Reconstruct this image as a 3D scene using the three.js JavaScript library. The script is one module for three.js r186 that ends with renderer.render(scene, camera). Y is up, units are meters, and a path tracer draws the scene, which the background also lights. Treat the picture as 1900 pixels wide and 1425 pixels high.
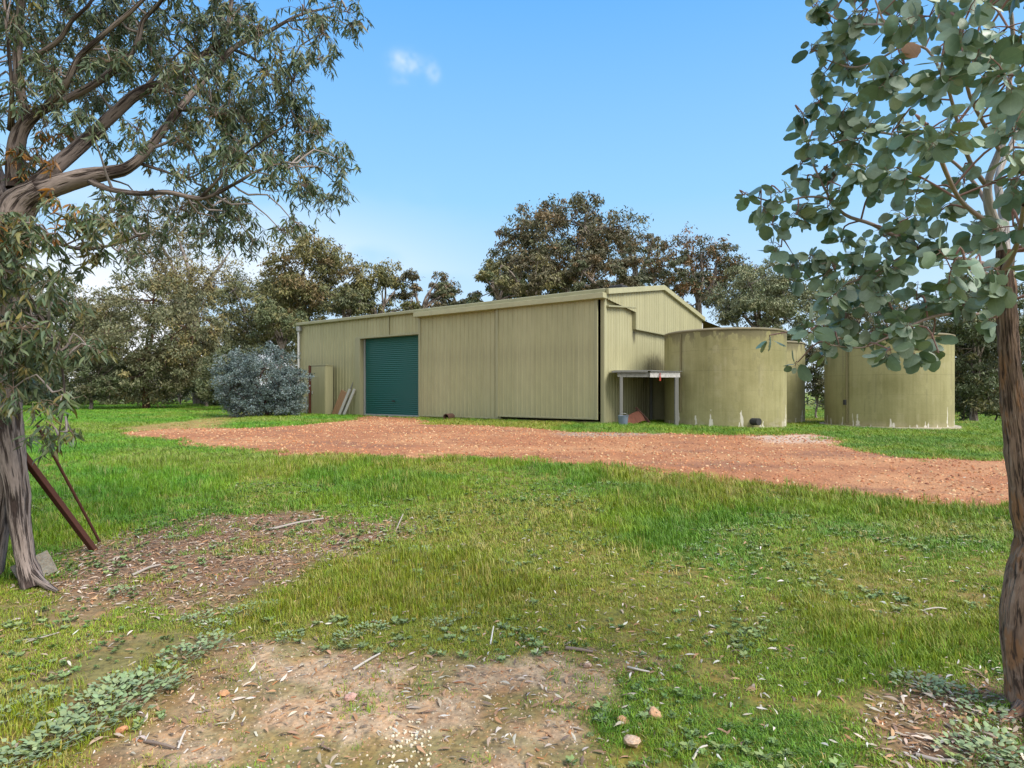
import * as THREE from 'three';
import { mergeGeometries, toCreasedNormals } from 'three/addons/utils/BufferGeometryUtils.js';
import { RoundedBoxGeometry } from 'three/addons/geometries/RoundedBoxGeometry.js';

// ---------------------------------------------------------------- camera, sky, sun, exposure
const F = 1118, HORIZON = 727, EYE = 0.98;               // focal length and horizon in photo pixels; the eye above the shed floor (y = 0)
const scene = new THREE.Scene();
const camera = new THREE.PerspectiveCamera(2 * Math.atan(712.5 / F) * 180 / Math.PI, 1900 / 1425, 0.05, 3000);
camera.position.set(0, EYE, 0);
camera.setViewOffset(1900, 1425, 0, 712.5 - HORIZON, 1900, 1425);
camera.lookAt(0, EYE, -10);
const renderer = new THREE.WebGLRenderer({ antialias: true });
renderer.setSize(1024, 768);
renderer.toneMapping = THREE.LinearToneMapping;
renderer.toneMappingExposure = 1.38;
renderer.shadowMap.enabled = true;

function mulberry(a) { return () => { a |= 0; a = a + 0x6D2B79F5 | 0; let t = Math.imul(a ^ a >>> 15, 1 | a); t = t + Math.imul(t ^ t >>> 7, 61 | t) ^ t; return ((t ^ t >>> 14) >>> 0) / 4294967296; }; }
const clamp = (x, a = 0, b = 1) => x < a ? a : x > b ? b : x;
const lerp = (a, b, t) => a + (b - a) * t;
const smooth = (a, b, x) => { const t = clamp((x - a) / (b - a)); return t * t * (3 - 2 * t); };
const mix3 = (a, b, t) => [lerp(a[0], b[0], t), lerp(a[1], b[1], t), lerp(a[2], b[2], t)];
function hash(x, y) { let h = Math.imul(x | 0, 374761393) + Math.imul(y | 0, 668265263) | 0; h = Math.imul(h ^ h >>> 13, 1274126177); return ((h ^ h >>> 16) >>> 0) / 4294967296; }
const NT = new Float32Array(65536); { const r = mulberry(99); for (let i = 0; i < 65536; i++) NT[i] = r(); }
function vnoise(x, y, px = 0, py = px) {                   // value noise 0..1, tiling when px is given
  const xi = Math.floor(x), yi = Math.floor(y), fx = x - xi, fy = y - yi;
  let x0 = xi, x1 = xi + 1, y0 = yi, y1 = yi + 1;
  if (px) { x0 -= px * Math.floor(x0 / px); x1 -= px * Math.floor(x1 / px); y0 -= py * Math.floor(y0 / py); y1 -= py * Math.floor(y1 / py); }
  const ux = fx * fx * (3 - 2 * fx), uy = fy * fy * (3 - 2 * fy), h0 = Math.imul(y0, 40503), h1 = Math.imul(y1, 40503), g0 = Math.imul(x0, 9973), g1 = Math.imul(x1, 9973);
  const a = NT[(g0 ^ h0 ^ (h0 >> 7)) & 65535], b = NT[(g1 ^ h0 ^ (h0 >> 7)) & 65535], c = NT[(g0 ^ h1 ^ (h1 >> 7)) & 65535], d = NT[(g1 ^ h1 ^ (h1 >> 7)) & 65535];
  return (a + (b - a) * ux) * (1 - uy) + (c + (d - c) * ux) * uy;
}
function fbm(x, y, oct = 4, px = 0, py = px) { let s = 0, a = 0.5, t = 0; for (let o = 0; o < oct; o++) { s += a * vnoise(x, y, px, py); t += a; x = x * 2 + (px ? 0 : 17.3); y = y * 2 + (px ? 0 : 9.1); px *= 2; py *= 2; a *= 0.5; } return s / t; }

{ // sky: clear blue with a paler band low down, a broken bank of white cloud behind the trees, one small wisp, and cloud added behind the camera
  const W = 2048, H = 1024, data = new Float32Array(W * H * 4);
  const wisps = [[752, 116, 22, 13, 0.75], [735, 108, 12, 10, 0.35], [770, 119, 15, 9, 0.6], [800, 130, 9, 13, 0.5], [808, 138, 8, 10, 0.45], [744, 151, 16, 6, 0.2]].map(([px, py, rx, ry, s]) => {
    const X = (px - 950) / F, Y = (HORIZON - py) / F; return [Math.atan2(X, 1), Math.atan2(Y, Math.hypot(X, 1)), rx / F, ry / F, s];
  });
  for (let j = 0; j < H; j++) for (let i = 0; i < W; i++) {
    const az = ((i + 0.5) / W - 0.5) * 2 * Math.PI, el = ((j + 0.5) / H - 0.5) * Math.PI;
    const dx = Math.cos(az) * Math.cos(el), dz = Math.sin(az) * Math.cos(el), dy = Math.sin(el);
    const a = Math.atan2(dx, -dz);                        // 0 straight ahead, positive to the right
    let e = Math.max(dy, 0), c;
    if (e < 0.10) c = mix3([0.78, 0.87, 0.97], [0.60, 0.79, 0.97], e / 0.10);
    else if (e < 0.30) c = mix3([0.60, 0.79, 0.97], [0.31, 0.62, 0.97], (e - 0.10) / 0.20);
    else if (e < 0.56) c = mix3([0.31, 0.62, 0.97], [0.14, 0.43, 0.92], (e - 0.30) / 0.26);
    else c = mix3([0.14, 0.43, 0.92], [0.10, 0.33, 0.80], clamp((e - 0.56) / 0.44));
    // broken cloud low on the left; added unseen cloud behind to lift the ambient
    const bank = smooth(0.36, 0.04, dy) * smooth(0.05, -0.42, a + 0.0) + smooth(1.0, 2.0, Math.abs(a)) * 0.95;
    const u = a * 3.2, v = dy * 9, n = bank < 0.002 ? 0 : lerp(fbm(u * 1.5 + 40, v + 7, 5), fbm(dx / (dy + 0.25) * 2.2 + 9, dz / (dy + 0.25) * 2.2 + 3, 5), smooth(0.9, 1.4, Math.abs(a)));
    const k = clamp(smooth(0.40, 0.62, n + 0.22 * clamp(bank)) * clamp(bank) * 0.9);
    c = mix3(c, [1.05, 1.06, 1.09], k);
    for (const [wa, we, rx, ry, s] of wisps) { const q = ((a - wa) / rx) ** 2 + ((el - we) / ry) ** 2; if (q < 6) c = mix3(c, [0.72, 0.84, 1.0], clamp(s * Math.exp(-q) * (1.7 * fbm(a * 150, el * 190, 4) - 0.25))); }
    if (dy < 0) c = mix3(c, [0.30, 0.30, 0.24], smooth(0, -0.06, dy));
    const o = (j * W + i) * 4; data[o] = c[0] * 0.82; data[o + 1] = c[1] * 0.82; data[o + 2] = c[2] * 0.82; data[o + 3] = 1;
  }
  const t = new THREE.DataTexture(data, W, H, THREE.RGBAFormat, THREE.FloatType);
  t.mapping = THREE.EquirectangularReflectionMapping; t.magFilter = t.minFilter = THREE.LinearFilter; t.wrapS = THREE.RepeatWrapping; t.needsUpdate = true;
  scene.background = t; scene.environment = t;
}
const sun = new THREE.DirectionalLight(new THREE.Color().setRGB(1.0, 0.95, 0.87), 3.6);  // thinly veiled: soft-edged
sun.position.set(29, 38, 6); sun.target.position.set(0, 0, -12); sun.castShadow = true; sun.shadow.radius = 60;
sun.shadow.mapSize.set(4096, 4096);
Object.assign(sun.shadow.camera, { left: -50, right: 50, top: 50, bottom: -50, near: 1, far: 160 });
scene.add(sun, sun.target);

// ---------------------------------------------------------------- helpers
const used = new Map();
function numbered(n) { const k = used.get(n) || 0; used.set(n, k + 1); return k ? n + '_' + String(k).padStart(3, '0') : n; }
function top(o, name, label, category, group, kind) {
  o.name = numbered(name); if (label) o.userData.label = label; if (category) o.userData.category = category;
  if (group) o.userData.group = group; if (kind) o.userData.kind = kind; scene.add(o); return o;
}
function thing(name, label, category, pos = [0, 0, 0], turn = 0, group) { const g = new THREE.Group(); g.position.set(...pos); g.rotation.y = turn; return top(g, name, label, category, group); }
function part(parent, name, geo, material, pos, rot, kind) {
  const m = new THREE.Mesh(geo, material); m.name = name; if (pos) m.position.set(...pos); if (rot) m.rotation.set(...rot); if (kind) m.userData.kind = kind; parent.add(m); return m;
}
const mat = (r, g, b, o = {}) => { const m = new (o.transmission || o.clearcoat ? THREE.MeshPhysicalMaterial : THREE.MeshStandardMaterial)({ roughness: 0.8, side: THREE.DoubleSide, ...o }); m.color.setRGB(r, g, b); return m; };
const enc = x => Math.round(255 * (x <= 0.0031308 ? 12.92 * x : 1.055 * Math.pow(clamp(x), 1 / 2.4) - 0.055));
function tex(w, h, fn, color = true, rep = true) {         // fn(u, v, i, j) -> linear [r,g,b] or a number
  const d = new Uint8Array(w * h * 4);
  for (let j = 0; j < h; j++) for (let i = 0; i < w; i++) {
    const c = fn((i + 0.5) / w, (j + 0.5) / h, i, j), o = (j * w + i) * 4;
    if (typeof c === 'number') d[o] = d[o + 1] = d[o + 2] = color ? enc(clamp(c)) : Math.round(255 * clamp(c));
    else for (let k = 0; k < 3; k++) d[o + k] = color ? enc(clamp(c[k])) : Math.round(255 * clamp(c[k]));
    d[o + 3] = 255;
  }
  const t = new THREE.DataTexture(d, w, h); t.magFilter = THREE.LinearFilter; t.minFilter = THREE.LinearMipmapLinearFilter; t.generateMipmaps = true;
  if (rep) t.wrapS = t.wrapT = THREE.RepeatWrapping; if (color) t.colorSpace = THREE.SRGBColorSpace; t.needsUpdate = true; return t;
}
class Geo {                                               // growing buffers for merged surfaces
  constructor() { this.p = []; this.n = []; this.c = []; this.u = []; this.i = []; }
  v(x, y, z, nx, ny, nz, c, u = 0, w = 0) { this.p.push(x, y, z); this.n.push(nx, ny, nz); this.c.push(c[0], c[1], c[2]); this.u.push(u, w); return this.p.length / 3 - 1; }
  build() {
    const g = new THREE.BufferGeometry();
    g.setAttribute('position', new THREE.Float32BufferAttribute(this.p, 3)); g.setAttribute('normal', new THREE.Float32BufferAttribute(this.n, 3));
    g.setAttribute('color', new THREE.Float32BufferAttribute(this.c, 3)); g.setAttribute('uv', new THREE.Float32BufferAttribute(this.u, 2)); g.setIndex(this.i); return g;
  }
}
const V = (x, y, z) => new THREE.Vector3(x, y, z);
function addTube(g, pts, radii, sides, col, rough = 0, rnd = null, sub = 3, ridged = 0) { // tapered tube through points, radii given at the points
  if (pts.length < 2) return;
  const curve = new THREE.CatmullRomCurve3(pts, false, 'centripetal'), n = Math.max(2, (pts.length - 1) * sub);
  let ref = V(0.31, 0.12, 0.94), start = g.p.length / 3, run = 0, prev = null;
  const N = new THREE.Vector3(), B = new THREE.Vector3(), wraps = Math.max(1, Math.round(radii[Math.floor(radii.length / 3)] * 6.28 / 0.35));
  for (let k = 0; k <= n; k++) {
    const t = k / n, P = curve.getPoint(t), T = curve.getTangent(t), f = t * (pts.length - 1), a = Math.min(Math.floor(f), pts.length - 2);
    const r = lerp(radii[a], radii[a + 1], f - a);
    N.copy(ref).addScaledVector(T, -ref.dot(T)).normalize(); ref.copy(N); B.crossVectors(T, N);
    if (prev) run += P.distanceTo(prev); prev = P;
    for (let s = 0; s <= sides; s++) {
      const an = (s % sides) / sides * Math.PI * 2, ca = Math.cos(an), sa = Math.sin(an);
      const rr = r * (1 + (rough ? rough * (2 * fbm((s % sides) / sides * 4 + P.x * 3, run / (r + 0.02) * 0.5 + P.y, 2) - 1) : 0));
      const ridge = ridged ? 1 + ridged * (2 * Math.abs(2 * fbm(an * 3.5 + 0.8 * fbm(run * 3, an * 2, 2), run * 2.2, 3, 22, 4096) - 1) - 0.35) : 1;
      const nx = N.x * ca + B.x * sa, ny = N.y * ca + B.y * sa, nz = N.z * ca + B.z * sa;
      g.v(P.x + nx * rr * ridge, P.y + ny * rr * ridge, P.z + nz * rr * ridge, nx, ny, nz, col, s / sides * wraps, run / 0.7);
    }
  }
  const w = sides + 1;
  for (let k = 0; k < n; k++) for (let s = 0; s < sides; s++) { const a = start + k * w + s, b = a + w; g.i.push(a, a + 1, b, a + 1, b + 1, b); }
}
const _t = V(), _n = V(), _b = V();
// a leaf: base P, direction D (unit), facing N, length, width; shape 0 = rhombus (far), 1 = curved lance blade (near)
function addLeaf(g, P, D, N, len, wid, c, shape = 0) {
  _b.crossVectors(D, N).normalize(); _n.crossVectors(_b, D).normalize();
  const b = _b, n = _n;
  if (shape === 0) {
    const m = 0.45 * len, h = wid / 2, o = g.p.length / 3;
    g.v(P.x, P.y, P.z, n.x, n.y, n.z, c); g.v(P.x + D.x * m + b.x * h, P.y + D.y * m + b.y * h, P.z + D.z * m + b.z * h, n.x, n.y, n.z, c, 1, 0.5);
    g.v(P.x + D.x * len, P.y + D.y * len, P.z + D.z * len, n.x, n.y, n.z, c, 0, 1); g.v(P.x + D.x * m - b.x * h, P.y + D.y * m - b.y * h, P.z + D.z * m - b.z * h, n.x, n.y, n.z, c, 1, 0.5);
    g.i.push(o, o + 1, o + 2, o, o + 2, o + 3); return;
  }
  const st = [[0, 0.04], [0.22, 0.8], [0.45, 1], [0.72, 0.6], [1, 0.02]], o = g.p.length / 3, bend = len * 0.10, side = len * 0.07;
  st.forEach(([t, w]) => {
    const q = 4 * t * (1 - t), cx = P.x + D.x * len * t + n.x * bend * q + b.x * side * q, cy = P.y + D.y * len * t + n.y * bend * q + b.y * side * q, cz = P.z + D.z * len * t + n.z * bend * q + b.z * side * q, h = wid / 2 * w;
    g.v(cx + b.x * h, cy + b.y * h, cz + b.z * h, n.x + b.x * 0.25, n.y + b.y * 0.25, n.z + b.z * 0.25, c, 0, t); g.v(cx - b.x * h, cy - b.y * h, cz - b.z * h, n.x - b.x * 0.25, n.y - b.y * 0.25, n.z - b.z * 0.25, c, 1, t);
  });
  for (let k = 0; k < 4; k++) { const a = o + 2 * k; g.i.push(a, a + 2, a + 1, a + 2, a + 3, a + 1); }
}
const rdir = (R, v = V()) => { const z = 2 * R() - 1, a = R() * 6.2832, s = Math.sqrt(1 - z * z); return v.set(s * Math.cos(a), z, s * Math.sin(a)); };
const gauss = R => (R() + R() + R() + R() - 2) * 0.85;
const vary = (c, R, s) => { const k = 1 + (R() - 0.5) * s; return [c[0] * k * (1 + (R() - 0.5) * s * 0.5), c[1] * k, c[2] * k * (1 + (R() - 0.5) * s * 0.5)]; };

// ---------------------------------------------------------------- ground form: X to the right, d away from the camera
function height(X, d) {
  let y = -0.62 + 0.62 * smooth(3.0, 17.5, d);
  y -= 0.018 * clamp(X - 2.9, 0, 9) * smooth(9, 16, d);
  y -= 0.75 * smooth(9, 20, X) * smooth(20, 36, d);
  y += 0.5 * smooth(60, 300, d);
  const nr = smooth(17, 11, d) * smooth(-3, 1, d);
  y += nr * (0.05 * (fbm(X * 0.55 + 3, d * 0.55 + 8, 2) - 0.5) + 0.018 * (fbm(X * 3.1, d * 3.1, 2) - 0.5));
  return y;
}
const W3 = (X, d, up = 0) => V(X, height(X, d) + up, -d);
const P3 = (px, py, d) => V((px - 950) / F * d, EYE - (py - HORIZON) / F * d, -d);       // a pixel at a known distance
function G2(px, py) { let d = 5; for (let k = 0; k < 40; k++) { const nd = F * (EYE - height((px - 950) / F * d, d)) / (py - HORIZON); d = lerp(d, clamp(nd, 0.5, 200), 0.6); } return [(px - 950) / F * d, d]; }
const poly = list => list.map(([a, b]) => G2(a, b));
function sdist(pl, x, y) {                                 // signed distance to an outline, positive inside
  const bb = pl.bb || (pl.bb = [Math.min(...pl.map(q => q[0])) - 1.3, Math.max(...pl.map(q => q[0])) + 1.3, Math.min(...pl.map(q => q[1])) - 1.3, Math.max(...pl.map(q => q[1])) + 1.3]);
  if (x < bb[0] || x > bb[1] || y < bb[2] || y > bb[3]) return -3;
  let inside = false, best = 1e9;
  for (let i = 0, j = pl.length - 1; i < pl.length; j = i++) {
    const [xi, yi] = pl[i], [xj, yj] = pl[j];
    if ((yi > y) !== (yj > y) && x < (xj - xi) * (y - yi) / (yj - yi) + xi) inside = !inside;
    const ex = xj - xi, ey = yj - yi, t = clamp(((x - xi) * ex + (y - yi) * ey) / (ex * ex + ey * ey + 1e-9)), q = (x - xi - ex * t) ** 2 + (y - yi - ey * t) ** 2;
    if (q < best) best = q;
  }
  return (inside ? 1 : -1) * Math.sqrt(best);
}
const drivePoly = poly([[235, 803], [290, 816], [360, 827], [440, 837], [600, 847], [760, 850], [900, 850], [1020, 856], [1150, 869], [1220, 880], [1300, 889], [1400, 900], [1500, 912], [1600, 927], [1700, 937], [1800, 944], [1900, 950], [2150, 975], [2150, 850], [1900, 852], [1700, 851], [1620, 843], [1560, 829], [1540, 812], [1500, 806], [1400, 808], [1300, 806], [1200, 804], [1060, 802], [1000, 795], [900, 790], [800, 788], [786, 778], [670, 771], [655, 781], [560, 789], [480, 795], [400, 796], [310, 797]]);
const litterPoly = poly([[30, 1075], [90, 1025], [200, 1005], [300, 975], [400, 955], [520, 948], [640, 960], [760, 972], [820, 985], [700, 1010], [610, 1030], [560, 1070], [470, 1095], [400, 1140], [250, 1120], [120, 1110]]);
const sandPoly = poly([[400, 1195], [560, 1190], [700, 1208], [850, 1205], [1000, 1185], [1140, 1190], [1230, 1225], [1190, 1290], [1110, 1350], [1080, 1470], [50, 1470], [200, 1375], [320, 1280]]);
const rootPoly = poly([[1620, 1330], [1720, 1285], [1870, 1270], [2050, 1290], [2050, 1460], [1560, 1460]]);
const trackPoly = poly([[300, 812], [250, 802], [200, 796], [300, 786], [440, 768], [440, 757], [520, 752], [560, 762], [440, 778], [400, 797]]);
const thinPoly = poly([[-60, 1125], [120, 1115], [300, 1120], [480, 1105], [560, 1150], [420, 1190], [310, 1270], [190, 1370], [50, 1450], [-60, 1450]]);
const slabPoly = poly([[1385, 812], [1400, 806], [1470, 804], [1545, 812], [1530, 822], [1440, 823]]);
const padPoly = poly([[1035, 806], [1080, 801], [1200, 802], [1240, 806], [1150, 811], [1060, 811]]);
const wob = (X, d, s = 1) => s * (0.55 * (fbm(X * 0.9, d * 0.9, 3) - 0.5) + 0.35 * (fbm(X * 4.5 + 7, d * 4.5, 3) - 0.5));
const fringe = (pl, X, d, s) => { const q = sdist(pl, X, d); return q <= -2 ? -3 : q + wob(X, d, s); };
const driveAt = (X, d) => d < 6 || d > 34 ? -3 : fringe(drivePoly, X, d, 0.9);
const litterAt = (X, d) => X > 2 || d > 12 ? -3 : fringe(litterPoly, X, d, 1.0);
const sandAt = (X, d) => d > 6 ? -3 : fringe(sandPoly, X, d, 0.9);
const rootAt = (X, d) => d > 6 || X < 0.8 ? -3 : fringe(rootPoly, X, d, 0.9);
const thinAt = (X, d) => d > 7 || X > 0 ? -3 : fringe(thinPoly, X, d, 1.2);
const trackAt = (X, d) => d < 12 ? -3 : fringe(trackPoly, X, d, 1.6);
// ---------------------------------------------------------------- ground sheet
const soilTex = tex(1024, 1024, (u, v) => {
  const f = fbm(u * 8, v * 8, 5, 8), g = fbm(u * 90, v * 90, 2, 90), s = vnoise(u * 220, v * 220, 220), e = fbm(u * 30 + 3, v * 30, 3, 30);
  let k = 0.42 + 0.42 * f + 0.50 * (g - 0.5) + 0.36 * (e - 0.5), c = [k, k, k];
  if (s > 0.86) c = mix3(c, [0.95, 0.90, 0.82], 0.55); else if (s < 0.13) c = mix3(c, [0.24, 0.20, 0.16], 0.6);
  const q = fbm(u * 24, v * 24 + 9, 3, 24); c = mix3(c, [c[0] * 1.08, c[1] * 0.93, c[2] * 0.82], clamp((q - 0.45) * 4)); return c;
});
const soilBump = tex(512, 512, (u, v) => 0.5 * fbm(u * 16, v * 16, 4, 16) + 0.5 * fbm(u * 70, v * 70, 2, 70), false);
function grassTone(X, d) { return { n: fbm(X * 0.45 + 11, d * 0.45 + 4, 3), m: fbm(X * 1.7 + 31, d * 1.7, 3) }; }
{
  const N = 230, a = 1.3, b = 7.15, g = new Geo(), w = 2 * N + 1;
  const sx = i => a * Math.sinh(b * i / N);
  for (let j = -N; j <= N; j++) for (let i = -N; i <= N; i++) {
    const X = sx(i), d = 4.5 + sx(j), y = height(X, d);
    const { n, m } = grassTone(X, d);
    let c = mix3([0.135, 0.155, 0.015], [0.205, 0.160, 0.036], smooth(0.35, 0.7, m));
    if (d > 13) c = mix3(c, mix3([0.13, 0.23, 0.012], [0.25, 0.23, 0.03], smooth(0.45, 0.65, n)), smooth(13, 22, d));
    if (d > -3 && d < 60 && Math.abs(X) < 40) {
      c = mix3(c, [0.19, 0.115, 0.064], smooth(-0.12, 0.22, litterAt(X, d)));
      c = mix3(c, mix3([0.17, 0.14, 0.05], [0.25, 0.165, 0.085], smooth(0.4, 0.6, m)), 0.85 * smooth(-0.2, 0.3, thinAt(X, d)));
      const s = sandAt(X, d); c = mix3(c, mix3([0.250, 0.160, 0.080], [0.43, 0.305, 0.190], smooth(0.38, 0.62, fbm(X * 1.6 + 5, d * 1.6 + 2, 3) + 0.16 * Math.exp(-((X + 0.85) ** 2 + (d - 3.0) ** 2) * 1.6))), smooth(-0.15, 0.22, s));
      c = mix3(c, [0.17, 0.15, 0.035], 0.7 * smooth(0.50, 0.62, fbm(X * 2.3 + 70, d * 2.3 + 30, 4)) * smooth(-0.15, 0.1, s)); c = mix3(c, [0.21, 0.125, 0.075], smooth(-0.15, 0.25, rootAt(X, d)));
      c = mix3(c, [0.36, 0.22, 0.075], 0.75 * smooth(-0.4, 0.6, trackAt(X, d)));
      c = mix3(c, [0.38, 0.175, 0.10], smooth(-0.4, 0.1, driveAt(X, d)));
    }
    g.v(X, y, -d, 0, 1, 0, c.map(q => q * 1.45), X / 1.7, d / 1.7);
  }
  for (let j = 0; j < 2 * N; j++) for (let i = 0; i < 2 * N; i++) { const o = j * w + i; g.i.push(o, o + 1, o + w, o + 1, o + w + 1, o + w); }
  const geo = g.build(); geo.computeVertexNormals();
  const m = mat(1, 1, 1, { vertexColors: true, roughness: 0.95, map: soilTex, bumpMap: soilBump, bumpScale: 0.012 });
  top(new THREE.Mesh(geo, m), 'ground', null, null, null, 'structure');
}
{ // gravel drive: sinks under the grass at its edge
  const g = new Geo(), step = 0.11, x0 = -15, x1 = 24, d0 = 7, d1 = 27, nx = Math.round((x1 - x0) / step), nd = Math.round((d1 - d0) / step), id = new Map();
  const at = (i, j) => {
    const k = j * (nx + 1) + i; if (id.has(k)) return id.get(k);
    const X = x0 + i * step, d = d0 + j * step, s = driveAt(X, d); let r = -1;
    if (s > -0.35) {
      const y = height(X, d) + 0.016 * smooth(-0.10, 0.25, s) - 0.05 * smooth(0.02, -0.3, s) + 0.012 * (fbm(X * 1.2, d * 1.2, 2) - 0.5);
      const n = fbm(X * 0.5 + 2, d * 0.9, 3), wheel = 0;
      let c = mix3([0.360, 0.150, 0.064], [0.445, 0.218, 0.100], smooth(0.35, 0.65, n));
      c = mix3(c, [0.26, 0.118, 0.062], 0.8 * smooth(0.5, 0.7, 0.5 * fbm(X * 0.8 + 20, d * 1.6 + 5, 3) + 0.5 * fbm(X * 0.22 + 3, (d + 0.12 * X) * 2.2, 3)));
      c = mix3(c, [0.52, 0.40, 0.32], 0.85 * smooth(-0.3, 0.3, sdist(slabPoly, X, d) + wob(X, d, 0.5)));
      c = mix3(c, [0.30, 0.25, 0.20], 0.8 * smooth(-0.3, 0.2, sdist(padPoly, X, d) + wob(X, d, 0.6)));
      r = g.v(X, y, -d, 0, 1, 0, c.map(q => q * 1.4), X / 1.3, d / 1.3);
    }
    id.set(k, r); return r;
  };
  for (let j = 0; j < nd; j++) for (let i = 0; i < nx; i++) { const a = at(i, j), b = at(i + 1, j), c = at(i, j + 1), e = at(i + 1, j + 1); if (a >= 0 && b >= 0 && c >= 0 && e >= 0) g.i.push(a, b, c, b, e, c); }
  const geo = g.build(); geo.computeVertexNormals();
  const gt = tex(1024, 1024, (u, v) => {
    const f = fbm(u * 10, v * 10, 4, 10), s = vnoise(u * 120, v * 120, 120), s2 = vnoise(u * 260, v * 260 + 3, 260), k = 0.45 + 0.42 * f + 0.22 * (s - 0.5) + 0.22 * (s2 - 0.5);
    let c = [k, k * 0.98, k * 0.95]; if (s > 0.83) c = mix3(c, [0.98, 0.95, 0.84], 0.5); else if (s < 0.15) c = mix3(c, [0.33, 0.24, 0.20], 0.55); return c;
  });
  const gb = tex(512, 512, (u, v) => 0.35 * fbm(u * 12, v * 12, 3, 12) + 0.65 * vnoise(u * 90, v * 90, 90), false);
  top(new THREE.Mesh(geo, mat(1, 1, 1, { vertexColors: true, roughness: 0.93, map: gt, bumpMap: gb, bumpScale: 0.016 })), 'gravel_driveway', null, null, null, 'structure');
}

// ---------------------------------------------------------------- shed
const paint = tex(512, 512, (u, v) => { const f = fbm(u * 6, v * 3, 4, 6, 3), st = fbm(u * 60, v * 2, 3, 60, 2), s = vnoise(u * 128, v * 128, 128); return 0.83 + 0.18 * (f - 0.5) + 0.18 * (st - 0.5) + 0.06 * (s - 0.5); });
const M = {
  wall: mat(0.425, 0.400, 0.218, { roughness: 0.55, map: paint }), wall2: mat(0.408, 0.385, 0.210, { roughness: 0.55, map: paint }), wall3: mat(0.440, 0.413, 0.230, { roughness: 0.55, map: paint }),
  trim: mat(0.36, 0.345, 0.20, { roughness: 0.5, map: paint }), hood: mat(0.45, 0.43, 0.255, { roughness: 0.5, map: paint }), pipe: mat(0.13, 0.12, 0.06, { roughness: 0.6 }),
  galv: mat(0.42, 0.43, 0.42, { roughness: 0.5, metalness: 0.35, map: paint }), roof: mat(0.36, 0.35, 0.21, { roughness: 0.55, map: paint }), rubber: mat(0.03, 0.03, 0.03),
  teal: mat(0.003, 0.085, 0.072, { roughness: 0.38 }), rustRoof: mat(0.16, 0.065, 0.035, { roughness: 0.9, map: paint }), dark: mat(0.03, 0.03, 0.035), white: mat(0.72, 0.71, 0.68, { roughness: 0.7, map: paint }),
};
// ribbed cladding: width along x, from the foot line up to a top that may slope; ribs every 0.19 m stand proud of the pan
function ribbed(w, yb, topAt, depth = 0.014) {
  const xs = [0]; const n = Math.round(w / 0.19), pitch = w / n;
  const prof = []; for (let k = 0; k < n; k++) { const o = k * pitch; prof.push([o, 0], [o + 0.07, 0], [o + 0.082, depth], [o + 0.108, depth], [o + 0.12, 0]); } prof.push([w, 0]);
  const g = new THREE.BufferGeometry(), p = [], u = [], ix = [];
  for (const [x, z] of prof) { const t = topAt(x), y0 = typeof yb === 'function' ? yb(x) : yb, m = lerp(y0, t, 0.5); p.push(x, y0, z, x, m, z, x, t, z); u.push(x / 2.2, y0 / 2.2, x / 2.2, m / 2.2, x / 2.2, t / 2.2); }
  for (let k = 0; k < prof.length - 1; k++) for (let r = 0; r < 2; r++) { const a = k * 3 + r, b = a + 3; ix.push(a, b, a + 1, a + 1, b, b + 1); }
  g.setAttribute('position', new THREE.Float32BufferAttribute(p, 3)); g.setAttribute('uv', new THREE.Float32BufferAttribute(u, 2)); g.setIndex(ix);
  const h = g.toNonIndexed(); h.computeVertexNormals(); return h;
}
function box(w, h, d, r = 0.006, uvs = 1) { const g = new RoundedBoxGeometry(w, h, d, 1, Math.min(r, w / 3, h / 3, d / 3)); return g; }
const shed = thing('farm_shed', 'long olive ribbed metal shed with green roller door and two sliding doors', 'shed', [2.74, 0, -18], -0.632);
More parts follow.
